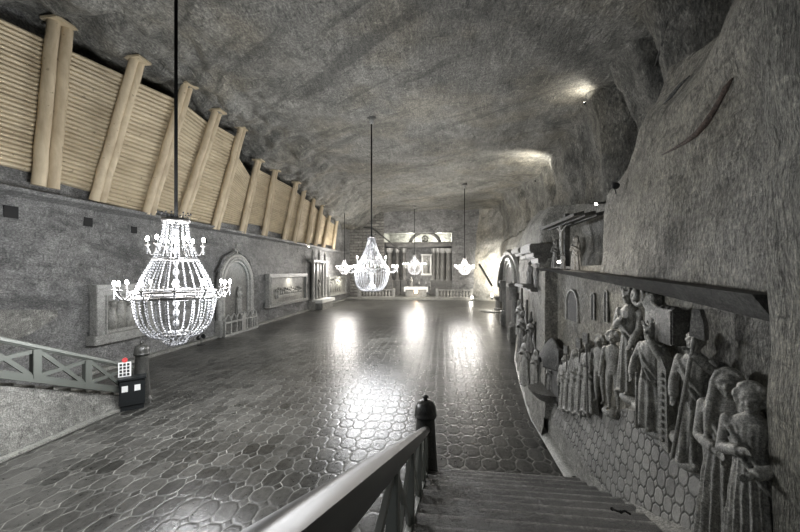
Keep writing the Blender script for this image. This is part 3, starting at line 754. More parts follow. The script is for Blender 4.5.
def place_fig(px, yt, yb, X, label, cat='carved figure', rz=FAC+.5, m=None, group=None, vox=.0095, off=(0,0,0), **kw):
    b = onX(px, yb, X); t_ = onX(px, yt, X); H = t_.z-b.z
    t = thing('carved_figure', label, cat, b, rz, group)
    carve(figure(H, **kw), 'figure', m or M['carve'], t, H, vox)
    return t, H
down = lambda sx, a=.0: (sx, (sx*.14, .0, .64), (sx*.13, -.04, .49))
# big near pair
t, H = place_fig(729, 371, 548, 2.5, 'veiled woman carved in salt, behind the curly-haired figure at the right end of the relief', arms=[(-1,(-.13,-.02,.6),(-.04,-.12,.58)),(1,(.13,-.0,.6),(.04,-.12,.56))], hair='hood', folds=15, rz=FAC+.8, vox=.0058)
t, H = place_fig(752, 388, 560, 2.36, 'curly-haired robed figure in front, rightmost in the big relief', arms=[(-1,(-.13,-.03,.61),(-.03,-.12,.66)),(1,(.13,-.02,.6),(.03,-.13,.55))], hair='curly', folds=17, rz=FAC+.75, wide=.85, vox=.0058)
# soldier with halberd
t, H = place_fig(696, 333, 462, 2.52, 'bearded man with a cape gripping a tall axe, in the big relief', arms=[(-1,(-.13,-.05,.62),(-.1,-.12,.5)),(1,(.15,-.05,.72),(.04,-.15,.86))], hair='short', beard=True, folds=8, rz=FAC+.6, wide=.8, vox=.008)
q = MB(); q.tube([(-.10*H,-.13*H,.02*H),(.045*H,-.165*H,.9*H),(.07*H,-.15*H,1.13*H)], .015*H, 8); q.build('axe_shaft', M['carve'], t, True)
q = MB(); q.prism([(.035*H,1.0*H),(.13*H,.98*H),(.125*H,1.1*H),(.1*H,1.2*H),(.055*H,1.2*H)], 1, -.19*H, -.12*H); q.build('axe_head', M['carveD'], t)
q = MB(); q.loft([(.12*H,.10*H,.06*H,.08*H,.06*H,1),(.4*H,.12*H,.06*H,.10*H,.06*H,1),(.62*H,.13*H,.05*H,.105*H,.06*H,.6),(.8*H,.1*H,.05*H,.07*H,.05*H)], 32, 7, .12); q.build('cape', M['carveD'], t, True)
# banner block
b = onX(676, 335, 2.62); z0, z1 = b.z, onX(676, 309, 2.62).z; y0, y1 = onX(667, 320, 2.62).y, onX(685, 320, 2.62).y
q = MB(); q.box((2.48, min(y0,y1), z0-.1), (2.68, max(y0,y1), z1), bev=.015); 
for k in range(3): q.ball((2.56, min(y0,y1)+(k+.5)*abs(y1-y0)/3, z1), (.06,.04,.04), 8, 5)
tag(q.build('carved_tower', M['carveD']), 'dark square carved tower between the seated king and the axe bearer', 'carving')
# ruler with sceptre, throne board
t, H = place_fig(652, 324, 428, 2.5, 'crowned robed ruler carved with a hand raised to the head', arms=[(-1,(-.14,-.06,.63),(-.08,-.16,.5)),(1,(.15,-.06,.68),(.06,-.1,.86))], hair='crown', beard=True, folds=9, rz=FAC+.4, wide=.95)
q = MB(); q.tube([(-.02*H,-.17*H,.02*H),(.0,-.19*H,.55*H)], .012*H, 8); q.build('sceptre', M['carve'], t, True)
q = MB(); q.prism([(.13*H,-.08*H),(.22*H,-.12*H),(.2*H,.62*H),(.12*H,.8*H)], 1, -.09*H, .04*H)
for k in range(10): q.ball((.165*H, -.1*H, (-.02+k*.065)*H), (.022*H,.012*H,.022*H), 8, 5)
q.build('throne_side', M['carve'], t)
# winged standing figure, scroll column, drapery
t, H = place_fig(630, 289, 392, 2.6, 'slender winged figure with a tall headdress beside the scroll', arms=[(-1,(-.12,-.04,.62),(-.03,-.1,.7)),(1,(.12,-.05,.62),(.1,-.12,.5))], hair='crown', folds=10, wide=.7)
q = MB()
for k in range(7):
    a = -.55+k*.16; q.tube([(.06*H,.02*H,.62*H),(.06*H+.16*H*math.cos(a),.0,.52*H+.22*H*math.sin(a)-.02*k*H)], [.02*H,.008*H], 6)
q.build('wing', M['carve'], t, True)
q = MB(); c = onX(645, 297, 2.62)
for k in range(26):
    a = k*.42; r = .16*(1-k/30); q.ball((2.56-.003*k, c.y+r*math.cos(a), c.z+r*math.sin(a)), .035, 8, 5)
cb = onX(646, 322, 2.62); q.box((2.55, c.y-.28, cb.z-.35), (2.7, c.y-.1, c.z+.06), bev=.02)
carve(q, 'carved_scroll', M['carve'], None, 1); tag(bpy.data.objects['carved_scroll'], 'carved spiral scroll on a post, above the ruler', 'carving')
q = MB(); A = [onX(650, 292, 2.62), onX(658, 305, 2.62), onX(668, 312, 2.62), onX(668, 328, 2.62)]
for k in range(4): q.tube([p+Vector((-.04-.012*k,0,-.04*k)) for p in A], [.03,.034,.034,.02], 7)
carve(q, 'carved_drapery', M['carve'], None, 1); tag(bpy.data.objects['carved_drapery'], 'carved drapery swag between the scroll and the dark tower', 'carving')
# wavy ground under ruler
q = MB()
for px, py, r in ((632,398,.13),(645,408,.13),(655,430,.14),(662,433,.1),(690,462,.12),(685,440,.1),(612,412,.1),(668,425,.12)):
    c = onX(px, py, 2.6); q.ball(c, (.14,r*1.6,.09), 12, 7)
carve(q, 'carved_ground', M['carve'], None, 1); tag(bpy.data.objects['carved_ground'], 'wavy carved ground under the feet of the relief figures', 'carving')
# bare figures
place_fig(613.5, 333, 410, 2.52, 'bare standing figure with round curly hair, nearer and larger of the two bare ones', robe=False, arms=[(-1,(-.14,.0,.64),(-.15,-.03,.48)),(1,(.14,.0,.64),(.15,-.03,.48))], hair='bushy', rz=FAC+.75)
place_fig(600, 337, 402, 2.56, 'bare standing figure with bushy hair, farther and smaller of the two bare ones', robe=False, arms=[(-1,(-.14,.0,.64),(-.13,-.05,.5)),(1,(.13,.0,.64),(.14,-.02,.5))], hair='bushy', rz=FAC+.6)
# row of soldiers
for i, (px, yt, yb, hr, lab) in enumerate([(590,341,412,'helmet','helmeted soldier next to the bare figures'),(583,346,414,'helmet','helmeted soldier second from the bare figures, holding a stave'),
        (576,350,412,'hood','hooded bystander in the row left of the soldiers'),(570,352,410,'short','bare-headed bystander in the carved row, second from its far end'),(565.5,356,410,'short','bystander at the far end of the carved row')]):
    t, H = place_fig(px, yt, yb, 2.52+.03*(i % 2), lab, arms=[down(-1),(1,(.13,-.04,.62),(.08,-.13,.66))], hair=hr, folds=7, wide=.8, vox=.016, group='carved row of bystanders')
    if i in (0, 1, 3):
        q = MB(); q.tube([(.1*H,-.16*H,0),(.08*H,-.17*H,1.12*H)], .014*H, 6); q.box((.04*H,-.19*H,1.0*H), (.12*H,-.15*H,1.14*H)); q.build('stave', M['carveD'], t)
# carved windows above the row
def niche(px0, px1, yt, yb, X, label, dep=.05, mt=None):
    a, b = onX(px0, (yt+yb)/2, X), onX(px1, (yt+yb)/2, X); zt = onX((px0+px1)/2, yt, X).z; zb = onX((px0+px1)/2, yb, X).z
    y0, y1 = min(a.y,b.y), max(a.y,b.y); r = (y1-y0)/2; pts = [(y0,zb),(y1,zb)]+[((y0+y1)/2+r*math.cos(k*PI/10), zt-r+r*math.sin(k*PI/10)) for k in range(11)]
    t = thing('carved_window', label, 'carved window', (X, (y0+y1)/2, zb)); ym = (y0+y1)/2
    P = [(p[0]-ym, p[1]-zb) for p in pts]
    q = MB(); q.prism(P, 0, -.005, .02); q.build('recess_panel', mt or M['dark'], t)  # flat dark panel standing in for the shade of the window hollow
    q = MB(); q.tube([(-.01,p[0],p[1]) for p in [P[1]]+P[2:]+[P[0]]], dep*.5, 6); q.build('surround', M['carve'], t, 'auto')
niche(567,578.5,290,321,2.66,'tall round-topped carved window left of the narrow ones',.05)
niche(592,595,293,320,2.66,'narrow carved window slit beside the wide round-topped one',.03)
niche(605,608,291,322,2.66,'narrow carved window slit nearest the winged figure',.03)
# pilaster closing the relief
q = MB(); q.box((2.4, 8.75, .5), (2.9, 9.1, 4.0), bev=.02); struct(q.build('trim_5', M['rockR']))
# second relief group on the farther wall
XR = 2.42
for i, (px, yt, yb, X, hr, lab) in enumerate([(551,362,394,2.46,'hood','hooded kneeling figure carved inside the shell canopy'),(536.5,350,386,2.44,'hood','hooded figure just left of the shell canopy'),
      (531,318,352,2.5,'short','upright figure above the far side of the canopy'),(527,335,385,2.5,'short','tall thin carved figure in the second relief'),
      (523,312,352,2.6,'curly','curly carved figure near the portal, upper one'),(520.5,300,335,2.7,'helmet','helmeted carved figure closest to the portal'),(524.5,352,378,2.55,'hood','small hooded carved figure low on the wall by the floor')]):
    place_fig(px, yt, yb, X, lab, arms=[(-1,(-.13,-.05,.62),(-.05,-.13,.64)),(1,(.14,-.05,.64),(.08,-.14,.74))], hair=hr, folds=7, m=M['carve'] if i % 2 else M['carveD'], vox=.016, wide=1.1)
t = thing('shell_niche', 'dark carved shell canopy with a bowl base low on the right wall', 'carved niche', onX(550, 398, 2.45)); o0 = t.location
q = MB(); zt = onX(550, 338, 2.45).z-o0.z
for k in range(9):
    r = .62-.05*k; q.tube([(.06-.03*k*(1), r*math.cos(a), zt*.55+zt*.42*math.sin(a)*(r/.62)) for a in [PI*j/12 for j in range(13)]], .045, 7)
carve(q, 'canopy', M['dark'], t, 1, .02)
q = MB(); q.lathe([(.1,-.1),(.3,.0),(.45,.14),(.48,.2),(.36,.2)], (0,0,0), 24); q.build('bowl', M['carveD'], t, 'auto')
q = MB(); q.box((.0,-.6,.1), (.1,.6,zt*.9)); q.build('back_slab', M['dark'], t)
# vertical ribs of drapery between the portal and second relief
for px, a_, b_ in ((518,300,345),(522,285,330),(527,300,340),(531,312,352),(535,322,360),(540,335,372)):
    A = onX(px, a_, 2.62 if px > 525 else 2.8); B_ = onX(px+3, b_, 2.5 if px > 525 else 2.7); q = MB(); q.tube([A, (A+B_)/2+Vector((-.05,.05,0)), B_], [.03,.05,.03], 7)
    tag(q.build('carved_stave', M['carveD'], None, True), 'slanting carved stave above the second relief group', 'carving', 'carved staves of the second relief')
# corbels above
for i, (px0, px1, yt, yb, X, lab) in enumerate([(533,546,245,262,2.75,'dark block-shaped bracket beside the crucifixion group'),(520,531,249,258,2.9,'flat stepped bracket nearer the portal'),(524,538,284,289,2.6,'bracket under the small carved bust')]):
    a, b = onX(px0, yt, X), onX(px1, yb, X); y0, y1 = min(a.y,b.y), max(a.y,b.y); zt_ = onX((px0+px1)/2, yt, X).z; zb_ = onX((px0+px1)/2, yb, X).z
    y1 = min(y1, y0+1.2)
    q = MB(); q.box((X-.42, y0, zb_+(zt_-zb_)*.5), (X+.3, y1, zt_), bev=.03); q.box((X-.3, y0+.08, zb_+(zt_-zb_)*.2), (X+.3, y1-.08, zb_+(zt_-zb_)*.55), bev=.03); q.box((X-.15, y0+.2, zb_-.05), (X+.3, y1-.2, zb_+(zt_-zb_)*.25), bev=.02)
    tag(q.build('corbel', M['carveD'] if i != 1 else M['carve']), lab, 'bracket')
place_fig(530, 262, 286, 2.62, 'small carved bust on the bracket above the second relief', arms=[down(-1), down(1)], hair='curly', wide=1.3, vox=.018, m=M['carveD'])
place_fig(537, 268, 288, 2.55, 'small hooded figure beside the carved bust', arms=[down(-1), down(1)], hair='hood', wide=1.1, vox=.018, m=M['carveD'])
# crucifixion group on the dark ledge
for px, yt, yb, X, hr, lab, ar in [(556,240,271,2.75,'hood','mourning hooded figure left of the crucifix, on the dark ledge',[(-1,(-.13,-.05,.62),(-.03,-.13,.7)),(1,(.13,-.05,.62),(.03,-.13,.7))]),
      (576,236,273,2.62,'hood','dark hooded figure right of the crucifix, on the dark ledge',[(-1,(-.13,-.05,.62),(-.03,-.13,.7)),(1,(.13,-.05,.62),(.03,-.13,.7))]),
      (563,252,272,2.5,'short','small kneeling figure at the foot of the crucifix',[down(-1), down(1)])]:
    place_fig(px, yt, yb, X, lab, arms=ar, hair=hr, folds=8, m=M['carveD'], vox=.014, wide=1.15)
c = onX(566.5, 272, 2.8); ct = onX(566.5, 214, 2.8)
t = thing('crucifix', 'carved crucifix under the plank roof on the dark ledge', 'crucifix', c, FAC); hz_ = ct.z-c.z
q = MB(); q.box((-.07,-.05,0), (.07,.05,hz_)); q.box((-.42,-.05,hz_*.78), (.42,.05,hz_*.78+.12)); q.build('cross', M['dark'], t)
fg = figure(.72, robe=False, arms=[(-1,(-.25,-.0,.86),(-.42,.0,.9)),(1,(.25,0,.86),(.42,0,.9))], hair='short', beard=True)
fg.v = [(x, y-.11, z+hz_*.78-.66) for x, y, z in fg.v]; carve(fg, 'figure', M['carve'], t, .72, .018)
a, b = onX(545, 230, 2.55), onX(581, 213, 2.55)
q = MB(); q.box((2.2, b.y, b.z-.1), (3.0, b.y+.03, b.z)); q.v = []; q.f = []
for k in range(3):
    x = 2.42+k*.2; q.add([(x,b.y,b.z-.06),(x+.19,b.y,b.z-.02),(x+.19,b.y,b.z+.04),(x,b.y,b.z),(x,a.y,a.z-.02),(x+.19,a.y,a.z+.02),(x+.19,a.y,a.z+.08),(x,a.y,a.z+.04)], [(0,1,2,3),(7,6,5,4),(0,4,5,1),(1,5,6,2),(2,6,7,3),(3,7,4,0)])
tag(q.build('plank_roof', M['dark']), 'small dark plank roof over the crucifixion group', 'canopy')
def lamp(name, loc, label, tgt, e, r=.05, ang=90, glass='lamp', size=1.0, col=(1,.95,.86)):
    t = thing(name, label, 'lamp', loc, 0)
    d = (Vector(tgt)-Vector(loc)).normalized(); mx = d.to_track_quat('Z','Y').to_matrix().to_4x4(); s_ = size
    q = MB(); q.lathe([(.03*s_,-.12*s_),(.06*s_,-.1*s_),(.075*s_,.0)], (0,0,0), 16, mx); q.build('housing', M['black'], t, 'auto')
    q = MB(); q.lathe([(.066*s_,.0),(.06*s_,.012*s_),(.02*s_,.018*s_)], (0,0,0), 16, mx); q.build('lens', M[glass], t, True)
    q = MB(); q.tube([tuple(-d*.1*s_), (0,0,-.16*s_)], .012*s_, 6); q.build('bracket', M['black'], t)
    if e: spot(Vector(loc)+d*.06*s_, tgt, e, ang, r, col)
    return t
lo = onX(559, 262, 2.2)
t = lamp('spot_lamp', lo, 'small lit lamp among the figures at the crucifix foot', lo+Vector((-.4,-1.5,.3)), 0, size=.45)
point(lo+Vector((-.02,-.14,.1)), 14, .05)
spot(lo+Vector((-.14,-.12,-.02)), (2.3, 3.6, 1.7), 130, 62, .05, (1,.95,.86), 1.0)
lamp('spot_lamp', onX(616, 186, 2.5), 'black unlit spotlight on the bare rock above the ledge', (2.5, 2, 3), 0, glass='black', size=.7)
lamp('spot_lamp', onX(596, 204, 2.7), 'small pale lamp on the rock left of the black spotlight', (1, 6, 4), 0, size=.4)
l1 = Vector((6.7, 27.0, 10.6)); lamp('flood_lamp', l1, 'floodlight high on the right rock shelf, lighting the ceiling', l1+Vector((-.5,1.2,1.6)), 900, .1, 150, size=.8)
l2 = Vector((6.6, 17.6, 11.9)); lamp('flood_lamp', l2, 'floodlight in the near ceiling corner above the rock face', l2+Vector((-.4,.2,1)), 110, .1, 150, size=.7)
l3 = onY(476, 268, 44.5); lamp('flood_lamp', l3, 'floodlight shining on the far right rock', l3+Vector((3.0,3.5,-.6)), 4200, .2, 100, size=.9)
l4 = onX(309, 247, XL+.3); lamp('flood_lamp', l4, 'floodlight under the pine logs above the carved side altar', l4+Vector((-.2,-.3,1.6)), 160, .06, 140, size=1.3, col=(1,.93,.75))
# rusty fissure across the bare rock face
dg = bpy.context.evaluated_depsgraph_get(); dg.update()
def surf(px, py):
    d = ray(px, py).normalized(); ok, loc, nrm, _, ob, _ = S.ray_cast(dg, Vector((0,0,EYE)), d); return loc if ok else Vector((0,0,EYE))+d*5
F_ = [surf(x, y) for x, y in ((662,155),(674,149),(686,142),(697,134),(706,124),(714,112),(721,99),(727,88),(733,78))]
q = MB(); q.tube(F_, [.006,.015,.025,.035,.04,.035,.03,.035,.01], 8); M['rust'] = rock('rusty fissure', (.03,.022,.018), (.13,.09,.07), 2, 6, bump=1, bd=.03)
o = q.build('trim_12', M['rust'], None, True); struct(o)
for pts_, nm in ((((664,104),(672,96),(680,86),(690,76)),'trim_13'),(((668,20),(662,45),(655,66),(648,80)),'trim_14')):
    q = MB(); G = [surf(x, y) for x, y in pts_]; q.tube(G, [.01,.035,.03,.01], 7); struct(q.build(nm, M['dark'], None, True))
# floor lamps, dark pair on the left
p = onX(201, 346, -13.0); p.z = 0
t = thing('floor_spotlight', 'pair of black spotlight heads on a floor stand by the left wall', 'lamp', p)
q = MB(); q.lathe([(.2,0),(.2,.03)], n=16); q.build('base', M['black'], t)
q = MB(); q.tube([(0,0,0),(0,0,.45)], .02, 6); q.build('pole', M['black'], t)
for sx in (-1, 1):
    q = MB(); q.lathe([(.06,-.1),(.11,-.06),(.12,.08)], (0,0,0), 14, Matrix.Translation((0,sx*.2,.42)) @ Matrix.Rotation(sx*1.0, 4, 'X')); q.build('head', M['black'], t, 'auto')
# cable end on the right plinth
q = MB(); c = onX(606, 510, 2.0)
pp = [onX(x, y, 1.95) for x, y in ((612,509),(617,511),(621,512),(625,511),(630,514))]
q.tube(pp, .012, 6); q.ball(pp[0], .02); q.ball(pp[2], .018)
tag(q.build('cable_end', M['cable'], None, True), 'short black cable end on the salt plinth beside the stairs', 'cable')

# ------------------------------------------------------------------ left wall
def wbox(q, x0, x1, y0p, y1p, za, zb, bev=.02):
    q.box((x0, y0p, za), (x1, y1p, zb), bev=bev)
def frame_thing(px0, px1, yt, yb, label, fw, nfig=0, lit=0, X=XL+.1, name='carved_relief', tilt=0):
    a = onX(px0, (yt+yb)/2, X); b = onX(px1, (yt+yb)/2, X); y0, y1 = a.y, b.y
    zt = onX(px0, yt, X).z; zb = onX(px0, yb, X).z; O = Vector((X, y0, zb)); w = y1-y0; h = zt-zb
    t = thing(name, label, 'relief', O)
    q = MB(); wbox(q, -.12, .22, .03, fw, 0, h-.03); wbox(q, -.12, .22, w-fw, w-.03, 0, h-.03); wbox(q, -.13, .25, 0, w, h-fw, h); wbox(q, -.12, .3, -.12, w+.12, -.02, fw*.8); q.tube([(.22, fw, fw*.8), (.22, fw, h-fw), (.22, w-fw, h-fw), (.22, w-fw, fw*.8)], .05, 6, caps=False)
    q.build('frame', M['frame'], t)
    q = MB(); q.box((-.1, fw, fw*.6), (.06, w-fw, h-fw)); q.build('back_panel', M['carve'], t)
    return t, w, h, O
t, w, h, O = frame_thing(91, 150, 285, 345, 'large framed relief behind the nearest chandelier', .42)
q = MB(); R = random.Random(4)
for k in range(4):
    y = .8+k*(w-1.6)/3; q.loft([(.5,.08,y,.1,.2),(.9+.2*(k % 2),.08,y,.12,.22),(1.3+.25*(k % 2),.08,y,.08,.14),(1.4+.25*(k % 2),.08,y,.05,.06)], 12); q.ball((.12,y,1.52+.25*(k % 2)), (.1,.1,.13), 10, 7)
for k in range(5): q.tube([(.07, .6, h-.7-k*.09), (.07, w-.6, h-.7-k*.09)], .02, 5)
q.build('relief_figures', M['carve'], t, True)
t, w, h, O = frame_thing(266.5, 305, 274, 308, 'wide framed relief of people at a long table on the left wall', .28)
q = MB(); q.box((.05, w*.18, h*.24), (.3, w*.82, h*.34), bev=.03)
q.build('carved_table', M['frame'], t)
q = MB()
for k in range(13):
    y = w*(.17+.66*k/12); zz = h*(.40+.05*((k*5) % 3)/2)
    q.loft([(h*.24,.1,y,.1,.13),(zz,.12,y,.1,.14),(zz+.12,.12,y,.05,.06)], 8); q.ball((.15,y,zz+.22), (.09,.085,.11), 8, 6)
q.build('seated_figures', M['carve'], t, True)
q = MB()
for k in range(2, 14): q.tube([(.04, w*.2, h*.55+k*.03), (.04, w*.8, h*.55+k*.03)], .012, 4)
q.build('carved_ceiling', M['frame'], t)
spot(O+Vector((.9, w*.5, h-.2)), O+Vector((.0, w*.5, h*.45)), 110, 110, .15)
t, w, h, O = frame_thing(327.5, 345, 277, 297, 'small lit framed relief at the far end of the left wall', .2)
q = MB()
for k in range(6): q.loft([(.5,.1,1+k*.9,.1,.2),(1.4+.3*(k % 3),.12,1+k*.9,.1,.22),(1.6+.3*(k % 3),.1,1+k*.9,.05,.06)], 8); q.ball((.14,1+k*.9,1.75+.3*(k % 3)), .13, 8, 6)
q.build('relief_figures', M['carve'], t, True)
spot(O+Vector((1.2, w*.5, h)), O+Vector((.0, w*.5, h*.4)), 260, 120, .15, (1,.95,.8))
# arched doorway with picket fence
X = XL+.1
a, b = onX(216, 300, X), onX(252, 300, X); zt = onX(235, 257, X).z; w = b.y-a.y; ym = (a.y+b.y)/2
t = thing('arched_niche', 'tall arched niche with a cross on top in the left wall', 'niche', (X, ym, 0))
def arch(r, h, n=14): return [(-r,0)]+[(-r*math.cos(PI*k/n), h-r+r*math.sin(PI*k/n)*1.05) for k in range(n+1)]+[(r,0)]
Ro = w/2*.9
q = MB()
for r, x, tw in ((Ro,.06,.16),(Ro*.88,.14,.11),(Ro*.76,.06,.1)):
    q.tube([(x,p[0],p[1]) for p in arch(r, zt-(Ro-r)*.8)], tw, 8)
q.build('surround', M['frame'], t, 'auto')
q = MB(); P = arch(Ro*.74, zt-(Ro*.26)*.8); q.prism(P, 0, -.05, .03); q.build('recess_panel', M['carveD'], t)  # flush panel, its dark colour stands in for shade inside the niche
for s_ in (-1, 1): q = MB(); q.box((-.1,s_*(Ro+.05)-.2,0), (.35,s_*(Ro+.05)+.2,1.0), bev=.04); q.build('plinth', M['frame'], t)
q = MB(); q.box((.0,-.06,zt+.02), (.14,.06,zt+.85)); q.box((.0,-.28,zt+.42), (.14,.28,zt+.54)); q.ball((.06,0,zt+.05),(.1,.4,.16),12,7); q.build('cross', M['frame'], t)
q = MB()
for s_ in (-1, 1): q.tube([(.08, s_*Ro*1.05, zt-1.0), (.08, s_*Ro*.75, zt-.1), (.08, s_*.45, zt+.25), (.08, s_*.1, zt+.4)], [.09,.11,.09,.05], 7)
q.build('scroll_moulding', M['rockL'], t, True)
fg = figure(1.7, arms=[(-1,(-.13,-.05,.62),(-.03,-.13,.7)),(1,(.13,-.05,.62),(.03,-.13,.7))], hair='hood', folds=9)
s0 = thing('carved_figure', 'pale robed statue standing inside the arched niche', 'carved figure', (X+.12, ym+.2, 1.25), PI/2); carve(fg, 'figure', M['carve'], s0, 1.7, .018)
q = MB(); q.box((-.3,-.35,-1.25), (.3,.35,0), bev=.04); q.build('pedestal', M['carve'], s0)
fz = thing('picket_fence', 'low pale picket fence with pointed tops in front of the arched niche', 'fence', (X+.45, ym, 0))
n = 7
for k in range(n):
    y = -Ro*1.0+2*Ro*1.0*k/(n-1); q = MB(); q.box((-.04,y-.06,0), (.04,y+.06,.95)); q.build('post', M['frame'], fz)
    if k < n-1:
        y2 = y+2*Ro/(n-1); q = MB(); q.tube([(0,y,.9),(0,y+.1,1.15),(0,(y+y2)/2,1.32),(0,y2-.1,1.15),(0,y2,.9)], .05, 6); q.build('pointed_arch', M['frame'], fz, 'auto')
q = MB(); q.box((-.05,-Ro,.78), (.05,Ro,.9)); q.box((-.07,-Ro-.1,0), (.07,Ro+.1,.14)); q.build('rails', M['frame'], fz)
spot((X+1.4, ym+.9, 4.6), (X, ym+.3, 3.6), 60, 80, .1, (.85,.95,1))
# carved side altar with pinnacles
X = XL+.15; a, b = onX(309, 300, X), onX(324, 300, X)
t = thing('side_altar', 'tall carved side altar with columns under the floodlight', 'altar', (X, (a.y+b.y)/2, 0)); w = b.y-a.y; zt = onX(316, 254, X).z
q = MB(); q.box((-.1,-w/2,0), (.5,w/2,.9), bev=.04); q.box((-.1,-w/2+.1,.9), (.3,w/2-.1,1.1), bev=.03); q.build('base', M['carve'], t)
for y in (-w*.42,-w*.22,w*.22,w*.42):
    q = MB(); q.lathe([(.2,1.1),(.2,1.25),(.14,1.35),(.13,zt-1.2),(.2,zt-1.05),(.22,zt-.9)], (.28,y,0), 14); q.build('column', M['frame'], t, 'auto')
q = MB(); q.box((-.1,-w/2,zt-.9), (.5,w/2,zt-.65), bev=.04)
for y in (-w*.42, 0, w*.42): q.lathe([(.16,zt-.65),(.12,zt-.2),(.16,zt-.1),(.02,zt+.45)], (.25,y,0), 10)
q.build('cornice', M['carve'], t, 'auto')
q = MB(); q.box((-.1,-w*.3,1.1), (.08,w*.3,zt-.8)); q.build('back_panel', M['carveD'], t)
s0 = thing('carved_figure', 'statue standing in the tall carved side altar', 'carved figure', (X+.25, t.location.y, 1.1), PI/2)
carve(figure(2.0, arms=[down(-1), down(1)], hair='short', beard=True), 'figure', M['carve'], s0, 2.0, .02)
X = XL+.95; a, b = onX(318, 297, X), onX(331, 295, X)
t = thing('altar_table', 'altar table under white cloth at the left wall', 'table', (X, (a.y+b.y)/2, 0)); w = min(b.y-a.y, 5)
q = MB(); q.box((-.45,-w*.42,0), (.35,w*.42,.92), bev=.03); q.build('table_base', M['carve'], t)
q = MB(); q.box((-.55,-w/2,.92), (.45,w/2,1.02)); q.box((.45,-w/2,.7), (.47,w/2,1.02)); q.box((-.55,-w/2-.02,.7), (.47,-w/2,1.02)); q.build('cloth', M['white'], t)
# beam holes as solid boxes, their inner shade painted dark
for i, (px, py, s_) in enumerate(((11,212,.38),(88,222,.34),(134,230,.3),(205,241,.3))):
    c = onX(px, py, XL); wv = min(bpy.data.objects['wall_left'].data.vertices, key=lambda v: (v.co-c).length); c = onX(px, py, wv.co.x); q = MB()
    q.box((-.3,-s_/2,-s_/2), (.02,s_/2,s_/2)); o = q.build('trim_%d' % (6+i), M['hole_shade']); o.location = c; struct(o)

# ------------------------------------------------------------------ far end
Z0 = .3
def balustrade(pxa, pxb, n, label):
    a, b = onY(pxa, 300, YF+.7), onY(pxb, 300, YF+.7)
    t = thing('balustrade', label, 'balustrade', (a.x, YF+.7, Z0), 0, 'balustrades on the platform'); w = b.x-a.x
    q = MB(); q.box((0,-.15,0), (w,.15,.12)); q.build('base_rail', M['carve'], t)
    q = MB(); q.box((-.05,-.18,.98), (w+.05,.18,1.12), bev=.02); q.build('top_rail', M['frame'], t)
    for k in range(n):
        q = MB(); q.lathe([(.13,.12),(.09,.2),(.17,.42),(.16,.55),(.08,.78),(.13,.92),(.13,.98)], ((k+.5)*w/n,0,0), 12); q.build('baluster', M['carve'], t, 'auto')
    for x in (0, w):
        q = MB(); q.box((x-.17,-.2,0), (x+.17,.2,1.25), bev=.02); q.build('end_post', M['frame'], t)
balustrade(359, 394, 11, 'salt balustrade on the platform left of the altar table')
balustrade(437, 472, 11, 'salt balustrade on the platform right of the altar table')
a, b = onY(404.5, 296, YF+2), onY(428, 296, YF+2)
t = thing('altar_table', 'main altar table with white cloth on the far platform', 'table', ((a.x+b.x)/2, YF+2, Z0)); w = b.x-a.x
q = MB(); q.box((-w*.44,-.5,0), (w*.44,.5,1.3), bev=.03); q.build('table_base', M['carve'], t)
q = MB(); q.box((-w/2,-.6,1.3), (w/2,.6,1.42)); q.box((-w/2,-.63,1.05), (w/2,-.6,1.42)); q.box((-w/2-.02,-.6,.75), (-w/2+.2,-.58,1.42)); q.box((w/2-.2,-.6,.75), (w/2+.02,-.58,1.42)); q.build('cloth', M['white'], t)
q = MB(); q.ball((0,-.62,.75), (.22,.12,.24), 12, 8); q.build('lamp_niche', M['warm'], t, True)
for px, lab in ((419, 'candlestick at the centre of the main altar table'), (426, 'candlestick at the right end of the main altar table')):
    c = onY(px, 288, YF+2); t = thing('candlestick', lab, 'candlestick', (c.x, YF+2, Z0+1.42)); 
    q = MB(); q.lathe([(.12,0),(.04,.08),(.05,.4),(.1,.45)], n=12); q.build('stick', M['metal'], t, 'auto')
    q = MB(); q.lathe([(.035,.45),(.035,.75)], n=10); q.build('candle', M['white'], t)
# chancel: columns, entablature, lunette
zc = onY(400, 247, YF+4).z
def chan(name, lab, cat): return thing(name, lab, cat, (0,0,0))
for i, (px, r, yd, lab) in enumerate(((389,.45,3.4,'chancel column at the far left of the opening'),(397,.34,4.6,'slim chancel column second from the left'),(404,.3,4.8,'slim chancel column left of the centre'),
      (434,.3,4.8,'slim chancel column just right of the lit niche'),(438.5,.34,4.4,'chancel column second right of the lit niche'),(443,.42,3.8,'thick chancel column third right of the lit niche'),(449,.45,3.2,'thick chancel column at the far right of the opening'))):
    c = onY(px, 298, YF+yd); z1 = onY(px, 248.5, YF+yd).z
    t = thing('chancel_column', lab, 'column', (c.x, YF+yd, Z0), 0, 'columns of the chancel'); h = z1-Z0; hb = h*.33
    q = MB(); q.box((-r*1.5,-r*1.5,0), (r*1.5,r*1.5,hb*.9), bev=.05); q.box((-r*1.7,-r*1.7,hb*.9), (r*1.7,r*1.7,hb), bev=.03); q.build('pedestal', M['carveD'], t)
    q = MB(); q.lathe([(r*1.2,hb),(r*1.2,hb+.12),(r,hb+.25),(r*.85,h-.7),(r*1.0,h-.65)], n=18); q.build('shaft', M['carveD'], t, 'auto')
    q = MB(); q.lathe([(r*.9,h-.65),(r*1.4,h-.2),(r*1.5,h)], n=18); q.build('capital', M['frame'], t, 'auto')
q = MB(); q.box((ox0-.2, YF+2.7, zc), (ox1+.2, YF+3.3, zc+.45), bev=.04); q.box((ox0-.3, YF+2.5, zc+.45), (ox1+.3, YF+3.3, zc+.6)); struct(q.build('trim_10', M['carveD']))
c = onY(425, 247, YF+3.2); Rl = onY(440, 247, YF+3.2).x-c.x; hl = onY(425, 235, YF+3.2).z-c.z
t = thing('lunette_arch', 'dark half-round arch with an ornament above the chancel beam', 'arch', c)
